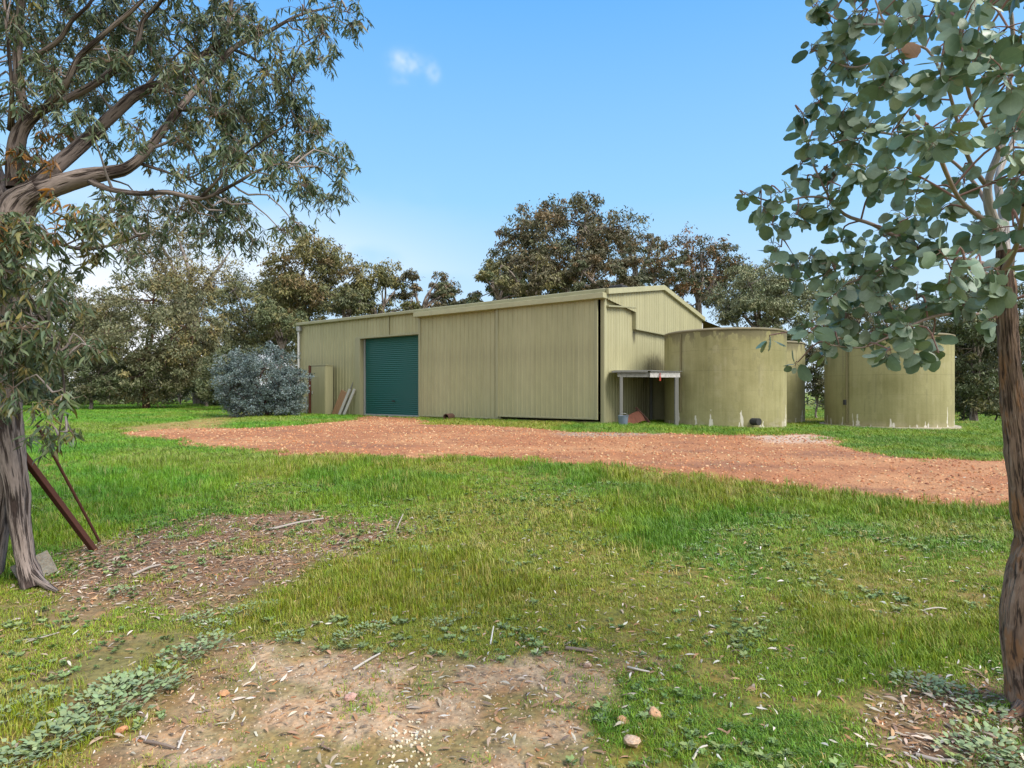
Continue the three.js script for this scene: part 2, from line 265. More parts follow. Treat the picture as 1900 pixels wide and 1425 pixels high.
{
  const L = 15.1, D = 8.4, EV = 3.93, APEX = 4.62, SW = 0.76, mats = [M.wall, M.wall2, M.wall3], pick = mulberry(5);
  const fullGeo = ribbed(SW, 0.03, () => EV);
  const wallRun = (x0, x1, yb, yt, z, turn = 0, py) => {   // sheets side by side, each lapped over the next by a hair
    const n = Math.max(1, Math.round((x1 - x0) / SW)), w = (x1 - x0) / n, geo = Math.abs(w - SW) < 0.001 && yb === 0.03 && yt === EV ? fullGeo : ribbed(w, yb, () => yt);
    for (let k = 0; k < n; k++) part(shed, 'wall_sheet', geo, mats[Math.floor(pick() * 3)], [x0 + k * w, 0, z + (k % 2) * 0.004]);
  };
  wallRun(-L, -11.28, 0.03, EV, 0); wallRun(-11.28, -7.62, 3.14, EV, 0);
  // gable wall, seen: sheets with raked tops, rotated to face +x
  // gable paint with a ragged, grainy dark patch above the shelter
  const gableM = mat(0.455, 0.430, 0.248, { roughness: 0.55, map: tex(1024, 768, (u, v) => {
    const X = u * 8.4, Y = v * 5, f = fbm(u * 20, v * 9, 4), st = fbm(u * 190, v * 3, 3), sp = fbm(u * 240, v * 150, 3);
    let k = 0.80 + 0.13 * (f - 0.5) + 0.16 * (st - 0.5) + 0.04 * (sp - 0.5), c = [k, k, k];
    const q = Math.exp(-(((X - 3.9) / 1.25) ** 2 + ((Y - 1.75) / 0.62) ** 2)), grain = 0.45 * fbm(X * 9, Y * 5, 4) + 0.35 * fbm(X * 26, Y * 1.6 + 4, 3) + 0.2 * sp;
    c = mix3(c, [0.10, 0.092, 0.07], 0.78 * smooth(0.50, 1.05, q * 0.95 + grain * 0.55)); 
    const drip = Math.exp(-(((X - 2.1) / 0.16) ** 2)) * smooth(2.1, 2.9, Y) * smooth(3.05, 2.9, Y); c = mix3(c, [0.10, 0.09, 0.06], 0.75 * smooth(0.55, 0.95, drip * 0.8 + grain * 0.5));
    return c; }) });
  const nG = 11, wg = D / nG, rake = s => APEX - Math.abs(s - D / 2) / (D / 2) * (APEX - EV - 0.04);
  for (let k = 0; k < nG; k++) { const o = k * wg; const gs = ribbed(wg, 0.03, x => rake(o + x) - 0.02), uv = gs.attributes.uv, ps = gs.attributes.position; for (let i = 0; i < uv.count; i++) uv.setXY(i, (o + ps.getX(i)) / D, ps.getY(i) / 5); part(shed, 'wall_sheet', gs, gableM, [(k % 2) * 0.004, 0, -o], [0, Math.PI / 2, 0]); }
  // the far end and the back, plain runs
  part(shed, 'end_wall', ribbed(D, 0.03, x => rake(x) - 0.02), M.wall, [-L, 0, -D], [0, -Math.PI / 2, 0]);
  part(shed, 'back_wall', ribbed(L, 0.03, () => EV), M.wall2, [0, 0, -D], [0, Math.PI, 0]);
  part(shed, 'floor_slab', box(L - 0.05, 0.2, D - 0.05), M.galv, [-L / 2, -0.09, -D / 2]);
  // roof: two ribbed slopes, ridge cap, barge flashings, gutters
  const slope = Math.atan2(APEX - EV, D / 2), run = Math.hypot(APEX - EV, D / 2) + 0.12;
  for (const s of [0, 1]) {
    const g = ribbed(L + 0.32, 0, () => run), r = part(shed, 'roof_slope', g, M.roof);
    r.rotation.order = 'YXZ'; r.rotation.set(-(Math.PI / 2 - slope), s ? Math.PI : 0, 0); r.position.set(s ? 0.20 : -L - 0.12, EV + 0.03, s ? -D - 0.09 : 0.09);
  }
  part(shed, 'ridge_cap', box(L + 0.26, 0.05, 0.42), M.trim, [-L / 2, APEX + 0.07, -D / 2]);
  for (const xx of [0.17, -L - 0.08]) for (const s of [1, -1]) { const b = part(shed, 'barge_flashing', box(0.10, 0.17, run + 0.02, 0.01), M.hood, [xx, (EV + APEX) / 2 + 0.035, -D / 2 + s * (D / 4 + 0.03)], [s * slope, 0, 0]); }
  const gut = new THREE.Shape(); gut.moveTo(0, 0); gut.lineTo(0.11, 0); gut.lineTo(0.125, 0.02); gut.lineTo(0.125, 0.105); gut.lineTo(0.105, 0.125); gut.lineTo(0.095, 0.11); gut.lineTo(0.112, 0.095); gut.lineTo(0.112, 0.03); gut.lineTo(0.1, 0.012); gut.lineTo(0.012, 0.012); gut.lineTo(0.012, 0.125); gut.lineTo(0, 0.125);
  const gg = new THREE.ExtrudeGeometry(gut, { depth: L + 0.24, bevelEnabled: false });
  part(shed, 'gutter', gg, M.trim, [-L - 0.12, EV - 0.005, 0.03], [0, -Math.PI / 2, 0]).scale.set(1, 1, -1);
  part(shed, 'gutter', gg, M.trim, [0.12, EV - 0.005, -D - 0.03], [0, Math.PI / 2, 0]).scale.set(1, 1, -1);
  // corner flashings
  for (const [x, z] of [[-0.02, 0.012], [-L + 0.02, 0.012]]) part(shed, 'corner_flashing', box(0.13, EV - 0.03, 0.045, 0.012), M.trim, [x, EV / 2 + 0.012, z + 0.02]);
  part(shed, 'corner_flashing', box(0.045, EV - 0.03, 0.13, 0.012), M.hood, [0.034, EV / 2 + 0.012, -0.03]);
  // left end downpipe with a rain head
  const dp = part(shed, 'downpipe', new THREE.CylinderGeometry(0.045, 0.045, 3.7, 14), M.white, [-L + 0.02, 1.87, 0.12]);
  part(dp, 'rain_head', box(0.2, 0.2, 0.15, 0.02), M.galv, [0.03, 1.9, 0]);
  for (const y of [-1, 0.6]) part(dp, 'bracket', box(0.13, 0.03, 0.1), M.galv, [0, y, -0.03]);
  // upper gable cladding: a second skin that stands 0.1 m proud and steps down past 2 m from the corner
  const stepAt = s => s < 0.25 ? 3.74 : s < 2.0 ? lerp(3.72, 3.56, (s - 0.25) / 1.75) : 3.03, cuts = [0.06, 1.03, 2.0, 2.8, 3.6, 4.4, 5.2, 6.0, 6.8, 7.6, 8.36];
  for (let k = 0; k + 1 < cuts.length; k++) {
    const o = cuts[k], w = cuts[k + 1] - o, gs = ribbed(w, x => stepAt(Math.min(o + x, cuts[k + 1] - 0.002)), x => rake(o + x) - 0.02), uv = gs.attributes.uv, ps = gs.attributes.position;
    for (let i = 0; i < uv.count; i++) uv.setXY(i, (o + ps.getX(i)) / D, ps.getY(i) / 5); part(shed, 'gable_sheet', gs, gableM, [0.115 + (k % 2) * 0.003, 0, -o], [0, Math.PI / 2, 0]);
  }
  part(shed, 'step_flashing', box(0.125, 0.05, 1.95, 0.008), M.trim, [0.072, 3.63, -1.03], [Math.atan2(-0.16, 1.95) * -1, 0, 0]).rotation.x = -0.09 * -1;
  part(shed, 'step_flashing', box(0.125, 0.56, 0.05, 0.008), M.trim, [0.072, 3.29, -2.0]);
  part(shed, 'step_flashing', box(0.125, 0.05, 6.36, 0.008), M.trim, [0.073, 3.02, -5.2]);
  // eave on the far side: white downpipe stub and a rusty lean-to roof behind
  part(shed, 'downpipe', new THREE.CylinderGeometry(0.05, 0.05, 0.5, 12), M.white, [0.08, 3.55, -D - 0.05]);
  part(shed, 'lean_to_roof', ribbed(6, 0, () => 3.5), M.rustRoof, [-5.95, 3.96, -D - 0.06], [-(Math.PI / 2 + 0.035), 0, 0]);
  for (const x of [0.0, -5.4]) part(shed, 'lean_to_post', box(0.1, 3.82, 0.1, 0.01), M.galv, [x - 0.2, 1.9, -D - 3.35]);
  // dark vent on the roof near the gable end
  part(shed, 'roof_vent', box(0.5, 0.2, 0.45, 0.04), M.dark, [-0.5, 4.38, -2.0]);
  // roller door: recessed corrugated curtain, guides, jambs and head
  const rd = new THREE.Group(); rd.name = 'roller_door'; rd.position.set(-9.25, 0, -0.17); shed.add(rd);
  { const n = 40, ht = 3.08, p = [], ix = [], u = []; for (let k = 0; k <= n * 4; k++) { const y = 0.07 + k / (n * 4) * ht, z = 0.012 * Math.cos(k / 4 * 2 * Math.PI); for (const x of [-1.68, 1.68]) { p.push(x, y, z); u.push(x, y); } } for (let k = 0; k < n * 4; k++) { const a = 2 * k; ix.push(a, a + 1, a + 2, a + 1, a + 3, a + 2); }
    const g = new THREE.BufferGeometry(); g.setAttribute('position', new THREE.Float32BufferAttribute(p, 3)); g.setAttribute('uv', new THREE.Float32BufferAttribute(u, 2)); g.setIndex(ix); g.computeVertexNormals(); part(rd, 'curtain', g, M.teal); }
  part(rd, 'bottom_rail', box(3.4, 0.07, 0.05), M.galv, [0, 0.05, 0.01]);
  for (const s of [-1, 1]) part(rd, 'guide', box(0.07, 3.14, 0.07), M.galv, [s * 1.70, 1.6, 0.02]);
  part(rd, 'handle', box(0.16, 0.04, 0.04), M.dark, [0, 0.62, 0.03]);
  part(shed, 'jamb', box(0.30, 3.14, 0.24, 0.008), M.trim, [-11.15, 1.60, -0.055]); part(shed, 'jamb', box(0.08, 3.14, 0.22, 0.008), M.trim, [-7.53, 1.60, -0.055]);
  part(shed, 'door_head', box(3.66, 0.07, 0.24, 0.008), M.trim, [-9.4, 3.165, -0.055]);
  part(shed, 'head_flashing', box(0.05, 0.8, 0.03, 0.008), M.trim, [-9.33, 3.55, 0.035]);
  // two sliding doors on a covered track
  const door = (x0, x1, z, y0, y1, name) => {
    const g = new THREE.Group(); g.name = name; g.position.set(x0, 0, z); shed.add(g); const n = Math.round((x1 - x0) / SW), w = (x1 - x0) / n, geo = ribbed(w, y0, () => y1);
    for (let k = 0; k < n; k++) part(g, 'door_sheet', geo, mats[(k + 1) % 3], [k * w, 0, (k % 2) * 0.003]);
    for (const s of [0, 1]) part(g, 'stile', box(0.10, y1 - y0, 0.06, 0.01), M.trim, [s ? x1 - x0 - 0.05 : 0.05, (y0 + y1) / 2, 0.012]);
    part(g, 'bottom_rail', box(x1 - x0 - 0.22, 0.05, 0.05, 0.01), M.trim, [(x1 - x0) / 2, y0 + 0.03, 0]);
    return g;
  };
  door(-7.66, -3.80, 0.05, 0.06, 3.80, 'sliding_door'); door(-3.95, -0.12, 0.14, 0.14, 3.80, 'sliding_door');
  part(shed, 'track_hood', box(7.85, 0.17, 0.30, 0.015), M.hood, [-3.78, 3.825, 0.165]);
  part(shed, 'footing', box(7.5, 0.10, 0.08, 0.01), M.pipe, [-3.85, 0.03, -0.05]);
}

// ---------------------------------------------------------------- water tanks
function tankTex(seed, pale) {
  const R = mulberry(seed), marks = []; for (let k = 0; k < 40; k++) marks.push([R(), 0.09 + 0.12 * R() * R(), 0.0026 + 0.0040 * R(), R() < 0.3 ? 1.7 : 1, (R() - 0.5) * 0.5]);
  const seam = [R(), R()];
  return tex(1600, 384, (u, v) => {
    const f = fbm(u * 10, v * 4, 4, 10, 4), st = fbm(u * 150, v * 2.2, 3, 150), st2 = fbm(u * 44, v * 1.2 + 5, 3, 44), sp = vnoise(u * 900, v * 220, 900), g2 = fbm(u * 60, v * 16, 3, 60, 16);
    let c = mix3([0.225, 0.208, 0.088], [0.325, 0.298, 0.145], clamp(0.5 + 1.9 * (f - 0.5) + 1.0 * (st - 0.5) + 0.8 * (st2 - 0.5)));
    c = mix3(c, [0.40, 0.36, 0.22], 0.35 * smooth(0.55, 0.8, st2) * smooth(0.45, 0.65, g2)); c = mix3(c, [0.16, 0.15, 0.075], 0.38 * smooth(0.60, 0.80, st) * smooth(0.40, 0.60, g2));
    c = c.map(q => q * (0.94 + 0.12 * sp));
    const bandAt = v * 5, bf = bandAt - Math.floor(bandAt); if (bf < 0.02 && fbm(u * 30, v * 9, 2, 30) > 0.38) c = c.map(q => q * 0.84); const pj = u * 14 - Math.floor(u * 14); if (pj < 0.008) c = c.map(q => q * 0.86);
    // mould under the rim and grime splash at the foot, both ragged
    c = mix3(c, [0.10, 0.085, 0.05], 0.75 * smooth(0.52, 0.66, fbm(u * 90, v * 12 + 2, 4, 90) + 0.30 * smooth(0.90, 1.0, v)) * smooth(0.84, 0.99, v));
    c = mix3(c, [0.43, 0.38, 0.30], 0.55 * smooth(0.45, 0.62, fbm(u * 70, v * 26, 4, 70, 26)) * smooth(0.16, 0.0, v));
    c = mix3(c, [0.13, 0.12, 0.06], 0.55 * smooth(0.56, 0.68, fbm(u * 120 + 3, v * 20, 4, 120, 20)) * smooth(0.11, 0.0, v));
    for (const s of seam) { const du = Math.abs(u - s); if (du < 0.004) c = mix3(c, [0.2, 0.17, 0.10], 0.6 * smooth(0.004, 0.001, du + 0.002 * (g2 - 0.5)) * smooth(0.35, 0.55, g2)); }
    // pale lime runs at the foot where the wall has wept
    for (const [mu, hh, ww, tall, lean] of marks) { const h = hh * tall, du = u - mu - lean * 0.012 * v; if (v < h && Math.abs(du) < 0.012) { const wid = ww * (1.3 - 0.9 * v / h) * (0.25 + 1.3 * vnoise(v * 60, mu * 99)), off = 0.004 * (vnoise(v * 26 + mu * 50, 7) - 0.5); const k = smooth(wid, wid * 0.5, Math.abs(du + off)) * smooth(0.30, 0.46, g2 + 0.12); c = mix3(c, [0.66, 0.62, 0.54], 0.9 * k); } }
    return c;
  });
}
const tankBump = tex(1024, 256, (u, v) => 0.6 * fbm(u * 120, v * 30, 3, 120, 30) + 0.4 * fbm(u * 70, v * 3, 2, 70), false);
const lidMat = mat(0.30, 0.27, 0.17, { roughness: 0.95, map: soilTex });
function waterTank(X, d, R, yb, yt, texm, turn, label) {
  const t = thing('water_tank', label, 'tank', [X, yb, -d], turn, 'concrete water tanks beside the shed'), h = yt - yb;
  const wallG = new THREE.CylinderGeometry(R, R, h, 112, 24, true), p = wallG.attributes.position;
  for (let i = 0; i < p.count; i++) { const x = p.getX(i), y = p.getY(i), z = p.getZ(i), a = Math.atan2(z, x), k = 1 + 0.004 * (fbm(Math.cos(a) * 3 + 9, y * 1.2 + Math.sin(a) * 3, 3) - 0.5); p.setX(i, x * k); p.setZ(i, z * k); }
  wallG.translate(0, h / 2, 0); wallG.computeVertexNormals(); part(t, 'wall', wallG, mat(1, 1, 1, { map: texm, bumpMap: tankBump, bumpScale: 0.006, roughness: 0.9 }));
  const rim = new THREE.LatheGeometry([[R + 0.002, h - 0.02], [R + 0.022, h - 0.012], [R + 0.028, h + 0.01], [R + 0.018, h + 0.035], [R - 0.06, h + 0.06], [R * 0.5, h + 0.15], [0.02, h + 0.18]].map(([a, b]) => new THREE.Vector2(a, b)), 96); part(t, 'lid', rim, lidMat);
  part(t, 'hatch', new THREE.CylinderGeometry(0.32, 0.34, 0.08, 24), M.galv, [R * 0.35, h + 0.18, 0]);
  return t;
}
const tankA = waterTank(6.63, 18.87, 1.80, -0.16, 2.76, tankTex(11), 0.4, 'olive concrete water tank standing right beside the timber shelter');
const tankB = waterTank(8.75, 22.1, 1.80, -0.20, 2.66, tankTex(23), 2.0, 'olive concrete water tank partly hidden behind the other two tanks');
const tankC = waterTank(12.24, 19.7, 1.80, -0.30, 2.69, tankTex(37), 3.9, 'olive concrete water tank standing apart, with long white runs at its foot');
{ // pipes and outlets, on the side of each tank that faces the yard
  const tubeM = mat(0.22, 0.19, 0.09, { roughness: 0.7, map: paint });
  const onTank = (t, X, d, R, px) => { const a = Math.atan((px - 950) / F), dx = Math.sin(a), dd = Math.cos(a), b = X * dx + d * dd, q = b - Math.sqrt(Math.max(0, b * b - (X * X + d * d - R * R))); return t.worldToLocal(V(dx * q, 0, -dd * q)); };
  for (const t of [tankA, tankB, tankC]) t.updateMatrixWorld(true);
  let q = onTank(tankC, 12.24, 19.7, 1.86, 1571); part(tankC, 'overflow_pipe', new THREE.CylinderGeometry(0.035, 0.035, 2.6, 10), tubeM, [q.x, 1.6, q.z]);
  q = onTank(tankC, 12.24, 19.7, 1.88, 1568); const v1 = part(tankC, 'valve', new THREE.CylinderGeometry(0.06, 0.06, 0.16, 12), M.rubber, [q.x, 0.95, q.z]);
  { const fr = new THREE.CylinderGeometry(1.95, 1.99, 0.24, 72), fp = fr.attributes.position; for (let i = 0; i < fp.count; i++) { const a = Math.atan2(fp.getZ(i), fp.getX(i)), k = 1 + 0.05 * (fbm(Math.cos(a) * 6 + 9, Math.sin(a) * 6, 3) - 0.5); fp.setX(i, fp.getX(i) * k); fp.setZ(i, fp.getZ(i) * k); } fr.computeVertexNormals(); part(tankC, 'footing', fr, mat(0.62, 0.57, 0.47, { roughness: 0.95, map: soilTex }), [0, 0.10, 0]); }
  q = onTank(tankA, 6.63, 18.87, 1.90, 1402); const v2 = part(tankA, 'outlet', new THREE.CylinderGeometry(0.10, 0.10, 0.26, 14), M.rubber, [q.x, 0.30, q.z], [Math.PI / 2, 0, 0]);
  q = onTank(tankA, 6.63, 18.87, 1.82, 1263); part(tankA, 'overflow_pipe', new THREE.CylinderGeometry(0.03, 0.03, 2.3, 10), tubeM, [q.x, 1.7, q.z]);
}

// ---------------------------------------------------------------- timber shelter between shed and tank
const woodTex = tex(256, 512, (u, v) => { const f = fbm(u * 26, v * 3, 4, 26, 3), s = fbm(u * 70, v * 5, 2, 70, 5); return 0.40 + 0.55 * f + 0.2 * (s - 0.5); });
const greyWood = mat(0.25, 0.25, 0.23, { map: woodTex, roughness: 0.9 }), oldWood = mat(0.30, 0.30, 0.27, { map: woodTex, roughness: 0.9 }), whiteWood = mat(0.80, 0.78, 0.75, { map: woodTex, roughness: 0.8 }), brownWood = mat(0.40, 0.23, 0.12, { map: woodTex, roughness: 0.85 });
{
  const t = thing('timber_shelter', 'low open timber shelter with white fascia board between shed and tank', 'shelter', [3.95, 0, -17.7]);
  const l = (X, d) => [X - 3.95, -(d - 17.7)];
  const post = (X, d, h, w) => { const [x, z] = l(X, d), y0 = height(X, d) - 0.06; part(t, 'post', box(w, h - y0, w, 0.012), greyWood, [x, (h + y0) / 2, z]); };
  post(3.21, 17.72, 1.42, 0.09); post(4.82, 17.66, 1.40, 0.11); post(5.5, 20.45, 1.55, 0.09); post(4.72, 20.45, 1.55, 0.09);
  part(t, 'beam', box(0.98, 0.13, 0.05), oldWood, [-0.36, 1.475, -0.01]);
  part(t, 'fascia_board', box(0.88, 0.15, 0.035), whiteWood, [0.53, 1.475, 0.045]);
  part(t, 'rail', box(1.05, 0.035, 0.04), greyWood, [-0.50, 1.565, 0.06]);
  // roof sheets: follow the shed wall on one side and the tank on the other
  const roof = (pts, y0, y1) => { const s = new THREE.Shape(pts.map(([X, d]) => new THREE.Vector2(...l(X, d).map((q, i) => i ? -q : q)))); const g = new THREE.ExtrudeGeometry(s, { depth: 0.012, bevelEnabled: false }); g.rotateX(-Math.PI / 2); g.translate(0, y0, 0); return g; };
  part(t, 'roof_sheet', roof([[3.02, 17.62], [4.1, 17.62], [4.88, 18.5], [4.86, 19.3], [5.0, 20.2], [4.2, 20.2], [2.98, 18.25]], 1.60), M.galv);
  part(t, 'roof_sheet', roof([[4.05, 17.6], [4.98, 17.6], [4.92, 18.2], [4.9, 18.9], [5.05, 19.9], [5.3, 20.2], [5.75, 20.62], [4.4, 20.62], [4.1, 20.1]], 1.575), M.galv);
part(t, 'added_back_panel', box(1.7, 1.75, 0.03), M.wall2, [l(5.15, 20.58)[0], 0.72, l(5.15, 20.58)[1]]);  // panel added, roof run back to it, so the inside goes dark
  const clip = thing('red_tag', 'small red tag hanging on the white fascia of the shelter', 'tag', [4.33, 1.36, -17.62]);
  part(clip, 'strap', box(0.025, 0.12, 0.02), mat(0.35, 0.03, 0.02), [0, 0.11, 0]); part(clip, 'weight', box(0.05, 0.13, 0.03, 0.012), mat(0.38, 0.05, 0.03), [0, 0.0, 0]);
  // a dented bucket at the post foot
  const b = thing('steel_bucket', 'blue grey bucket at the foot of the shelter post', 'bucket', [3.22, height(3.22, 17.45) - 0.02, -17.45]);
  const bg = new THREE.LatheGeometry([[0.0, 0.01], [0.115, 0.01], [0.12, 0.03], [0.15, 0.30], [0.162, 0.305], [0.162, 0.315], [0.145, 0.31], [0.112, 0.04], [0, 0.04]].map(([a, c]) => new THREE.Vector2(a, c)), 28);
  part(b, 'body', bg, mat(0.20, 0.25, 0.33, { roughness: 0.5, metalness: 0.3, map: paint })); const hg = new THREE.TorusGeometry(0.15, 0.006, 6, 20, Math.PI); part(b, 'handle', hg, M.galv, [0, 0.29, 0], [0.9, 0, 0]);
  // red-brown scrap under the roof: a bent sheet and a short length of channel
  const scrapM = mat(0.20, 0.07, 0.04, { roughness: 0.9, map: woodTex }), sg = new THREE.PlaneGeometry(0.62, 0.36, 10, 6), sp = sg.attributes.position;
  for (let i = 0; i < sp.count; i++) sp.setZ(i, 0.05 * Math.sin(sp.getX(i) * 9) + 0.03 * Math.sin(sp.getY(i) * 8 + 1)); sg.computeVertexNormals();
  const s1 = thing('bent_sheet', 'red brown bent sheet lying under the timber shelter roof', 'scrap sheet', [3.66, 0.12, -18.05], 0.3); part(s1, 'sheet', sg, scrapM, [0, 0.06, 0], [-0.75, 0, 0.25]);
  const s2 = thing('rusty_channel', 'dark brown channel offcut leaning under the shelter', 'channel', [3.95, 0.06, -18.25], -0.5);
  part(s2, 'web', box(0.07, 0.62, 0.012), mat(0.12, 0.06, 0.045, { roughness: 0.9 }), [0, 0.22, 0], [0, 0, 0.75]); part(s2, 'flange', box(0.012, 0.62, 0.05), mat(0.12, 0.06, 0.045, { roughness: 0.9 }), [0.03, 0.24, 0.02], [0, 0, 0.75]);
}
// ---------------------------------------------------------------- small things along the front of the shed
const SH = (x, z) => { const c = Math.cos(-0.632), s = Math.sin(-0.632); return [2.74 + c * x + s * z, 18 + s * x - c * z]; };   // shed axes -> X, d
const onYard = (x, z, up = 0) => { const [X, d] = SH(x, z); return [X, height(X, d) + up, -d]; };
{
  const paleWood = mat(0.62, 0.60, 0.54, { map: woodTex, roughness: 0.85 });
  const rust = mat(0.17, 0.055, 0.03, { roughness: 0.95, map: woodTex });
  const cab = thing('metal_cabinet', 'narrow olive metal cabinet with rusty side standing against the shed wall', 'cabinet', onYard(-13.05, 0.42, -0.05), -0.632 + 0.12);
  part(cab, 'body', box(0.86, 2.12, 0.42, 0.015), M.trim, [0.06, 1.06, 0]); part(cab, 'door', box(0.80, 2.0, 0.02, 0.006), M.wall2, [0.07, 1.07, 0.222]); part(cab, 'top', box(0.9, 0.03, 0.46, 0.008), M.trim, [0.06, 2.135, 0.0]);
  part(cab, 'side_panel', box(0.10, 2.14, 0.30, 0.01), rust, [-0.44, 1.07, 0.10]); part(cab, 'handle', box(0.03, 0.12, 0.03), M.galv, [-0.26, 1.0, 0.245]);
  const lean = (name, label, x, h, w, th, tilt, m, zz = 0.34, roll = 0) => { const p = onYard(x, zz, -0.03), g = new THREE.Group(); g.position.set(...p); g.rotation.set(0, -0.632, 0); const o = part(g, 'board', box(w, h, th, 0.006), m, [0, h / 2, 0]); o.position.set(-Math.sin(tilt) * h / 2, Math.cos(tilt) * h / 2 * 0.98, -0.1); o.rotation.set(-0.20, 0, tilt); return top(g, name, label, 'board', 'boards leaning on the shed wall'); };
  lean('leaning_board', 'brown timber board with grey edge leaning on the shed wall', -12.25, 1.12, 0.42, 0.05, -0.34, brownWood);
  lean('leaning_plank', 'white plank leaning on the shed wall, beside the brown board', -11.98, 1.22, 0.12, 0.05, -0.36, paleWood);
  lean('leaning_plank', 'white plank leaning on the shed wall, next to the roller door jamb', -11.66, 1.22, 0.12, 0.05, -0.36, paleWood, 0.36);
  lean('leaning_pole', 'thin grey pole leaning behind the boards on the shed wall', -11.95, 1.55, 0.04, 0.04, -0.30, greyWood, 0.22);
  const stake = (x, z, h, label) => { const g = new Geo(); addTube(g, [V(0, -0.05, 0), V(0.01, h * 0.5, 0), V(0.0, h, 0.01)], [0.035, 0.033, 0.03], 8, [1, 1, 1]); const t = thing('white_stake', label, 'stake', onYard(x, z), 0, 'white stakes by the shed corner'); part(t, 'shaft', g.build(), M.white); part(t, 'cap', new THREE.CylinderGeometry(0.042, 0.042, 0.05, 10), M.white, [0, h, 0.01]); return t; };
  stake(-14.9, 0.45, 0.55, 'short white stake by the shed corner and bush'); stake(-14.65, 0.5, 0.5, 'short white stake by the shed corner and bush'); stake(-14.15, 0.35, 0.75, 'tall white stake between the stake pair and the cabinet');
  // pipe end at the wall foot, seen end on
  const pp = thing('drain_pipe', 'short dark brown pipe lying at the foot of the sliding door', 'pipe', onYard(-5.75, 0.5, 0.10), -0.5);
  const ring = new THREE.LatheGeometry([[0.09, -0.18], [0.125, -0.18], [0.125, 0.18], [0.09, 0.18], [0.09, -0.18]].map(([a, b]) => new THREE.Vector2(a, b)), 22); part(pp, 'barrel', ring, mat(0.10, 0.05, 0.035, { roughness: 0.9 }), [0, 0, 0], [Math.PI / 2, 0, 0]);
}
{ // rusty bars leaning on the big tree, concrete block at its root
  const rustBar = mat(0.125, 0.042, 0.026, { roughness: 0.95, map: woodTex });
  const bar = (a, b, r, label, th) => { const A = P3(...a), B = P3(...b), g = thing('rusty_bar', label, 'steel bar', [B.x, B.y, B.z], 0, 'rusty bars leaning on the tree'); const dir = A.clone().sub(B), len = dir.length(); const geo = th ? box(r * 2, len, r * 2, 0.008) : new THREE.CylinderGeometry(r, r, len, 10); const m = part(g, 'bar', geo, rustBar); m.position.copy(dir).multiplyScalar(0.5); m.quaternion.setFromUnitVectors(V(0, 1, 0), dir.normalize()); };
  const g1 = G2(173, 1020), g2 = G2(187, 1006);
  bar([38, 838, 5.05], [177, 1024, g1[1]], 0.026, 'thick rusty bar leaning against the big rough-barked tree', true);
  bar([70, 790, 5.35], [187, 1009, g2[1]], 0.013, 'thin rusty bar leaning beside the thick one on the tree', false);
  const bp = G2(64, 1068), blk = thing('concrete_block', 'grey concrete block tipped against the foot of the big tree', 'block', [bp[0], height(...bp) - 0.02, -bp[1]], 0.5);
  const bl = new THREE.BoxGeometry(0.26, 0.20, 0.14, 6, 6, 4), q = bl.attributes.position; for (let i = 0; i < q.count; i++) { const k = 1 + 0.10 * (fbm(q.getX(i) * 14 + 3, q.getY(i) * 14 + q.getZ(i) * 9, 3) - 0.5); q.setXYZ(i, q.getX(i) * k, q.getY(i) * k, q.getZ(i) * k); } bl.computeVertexNormals();
  part(blk, 'block', bl, mat(0.34, 0.32, 0.27, { roughness: 0.95, map: soilTex }), [0, 0.07, 0], [-0.35, 0.2, 0.45]);
}

// ---------------------------------------------------------------- bark and leaf materials
const barkTex = tex(512, 1024, (u, v) => {
  const n = fbm(u * 10 + 0.6 * fbm(u * 4, v * 6, 2, 4, 6), v * 3, 4, 10, 3), r = fbm(u * 34, v * 5, 3, 34, 5), f = vnoise(u * 70, v * 30, 70, 30); const ridge = smooth(0.38, 0.56, 0.5 * n + 0.5 * r), fine = fbm(u * 80, v * 14, 3, 80, 14);
  return mix3([0.16, 0.12, 0.105], [0.98, 0.92, 0.87], clamp(ridge * (0.5 + 0.6 * fine) + 0.2 * (f - 0.5))); });
const barkBump = tex(512, 1024, (u, v) => { const n = fbm(u * 10 + 0.6 * fbm(u * 4, v * 6, 2, 4, 6), v * 3, 4, 10, 3), r = fbm(u * 34, v * 5, 3, 34, 5); return smooth(0.30, 0.60, 0.6 * n + 0.4 * r); }, false);
const flakyTex = tex(512, 1024, (u, v) => {                // peeling box bark: grey plates, orange under-bark, black cracks
  const a = fbm(u * 5, v * 5, 4, 5, 5), b = fbm(u * 14, v * 8 + 3, 5, 14, 8), c = fbm(u * 50, v * 22, 3, 50, 22), d = fbm(u * 9 + 2, v * 12, 4, 9, 12);
  let k = mix3([0.30, 0.24, 0.21], [0.56, 0.47, 0.41], clamp(0.5 + 2.4 * (b - 0.5) + (c - 0.5))); k = mix3(k, [0.52, 0.32, 0.17], 0.75 * smooth(0.60, 0.70, a)); k = mix3(k, [0.085, 0.06, 0.052], 0.9 * smooth(0.49, 0.40, 0.35 * b + 0.25 * c + 0.4 * fbm(u * 44, v * 7 + 1, 4, 44, 7))); k = mix3(k, [0.66, 0.63, 0.62], 0.6 * smooth(0.62, 0.74, d)); return k; });
const barkM = mat(1, 1, 1, { vertexColors: true, map: barkTex, bumpMap: barkBump, bumpScale: 0.03, roughness: 0.95 });
const flakyM = mat(0.50, 0.39, 0.33, { vertexColors: true, map: flakyTex, bumpMap: barkBump, bumpScale: 0.02, roughness: 0.9 });
const twigM = mat(1, 1, 1, { vertexColors: true, roughness: 0.85 });
const leafM = mat(1, 1, 1, { vertexColors: true, roughness: 0.5, transmission: 0.16, thickness: 0 });
const farLeafM = mat(1, 1, 1, { vertexColors: true, roughness: 0.65 });

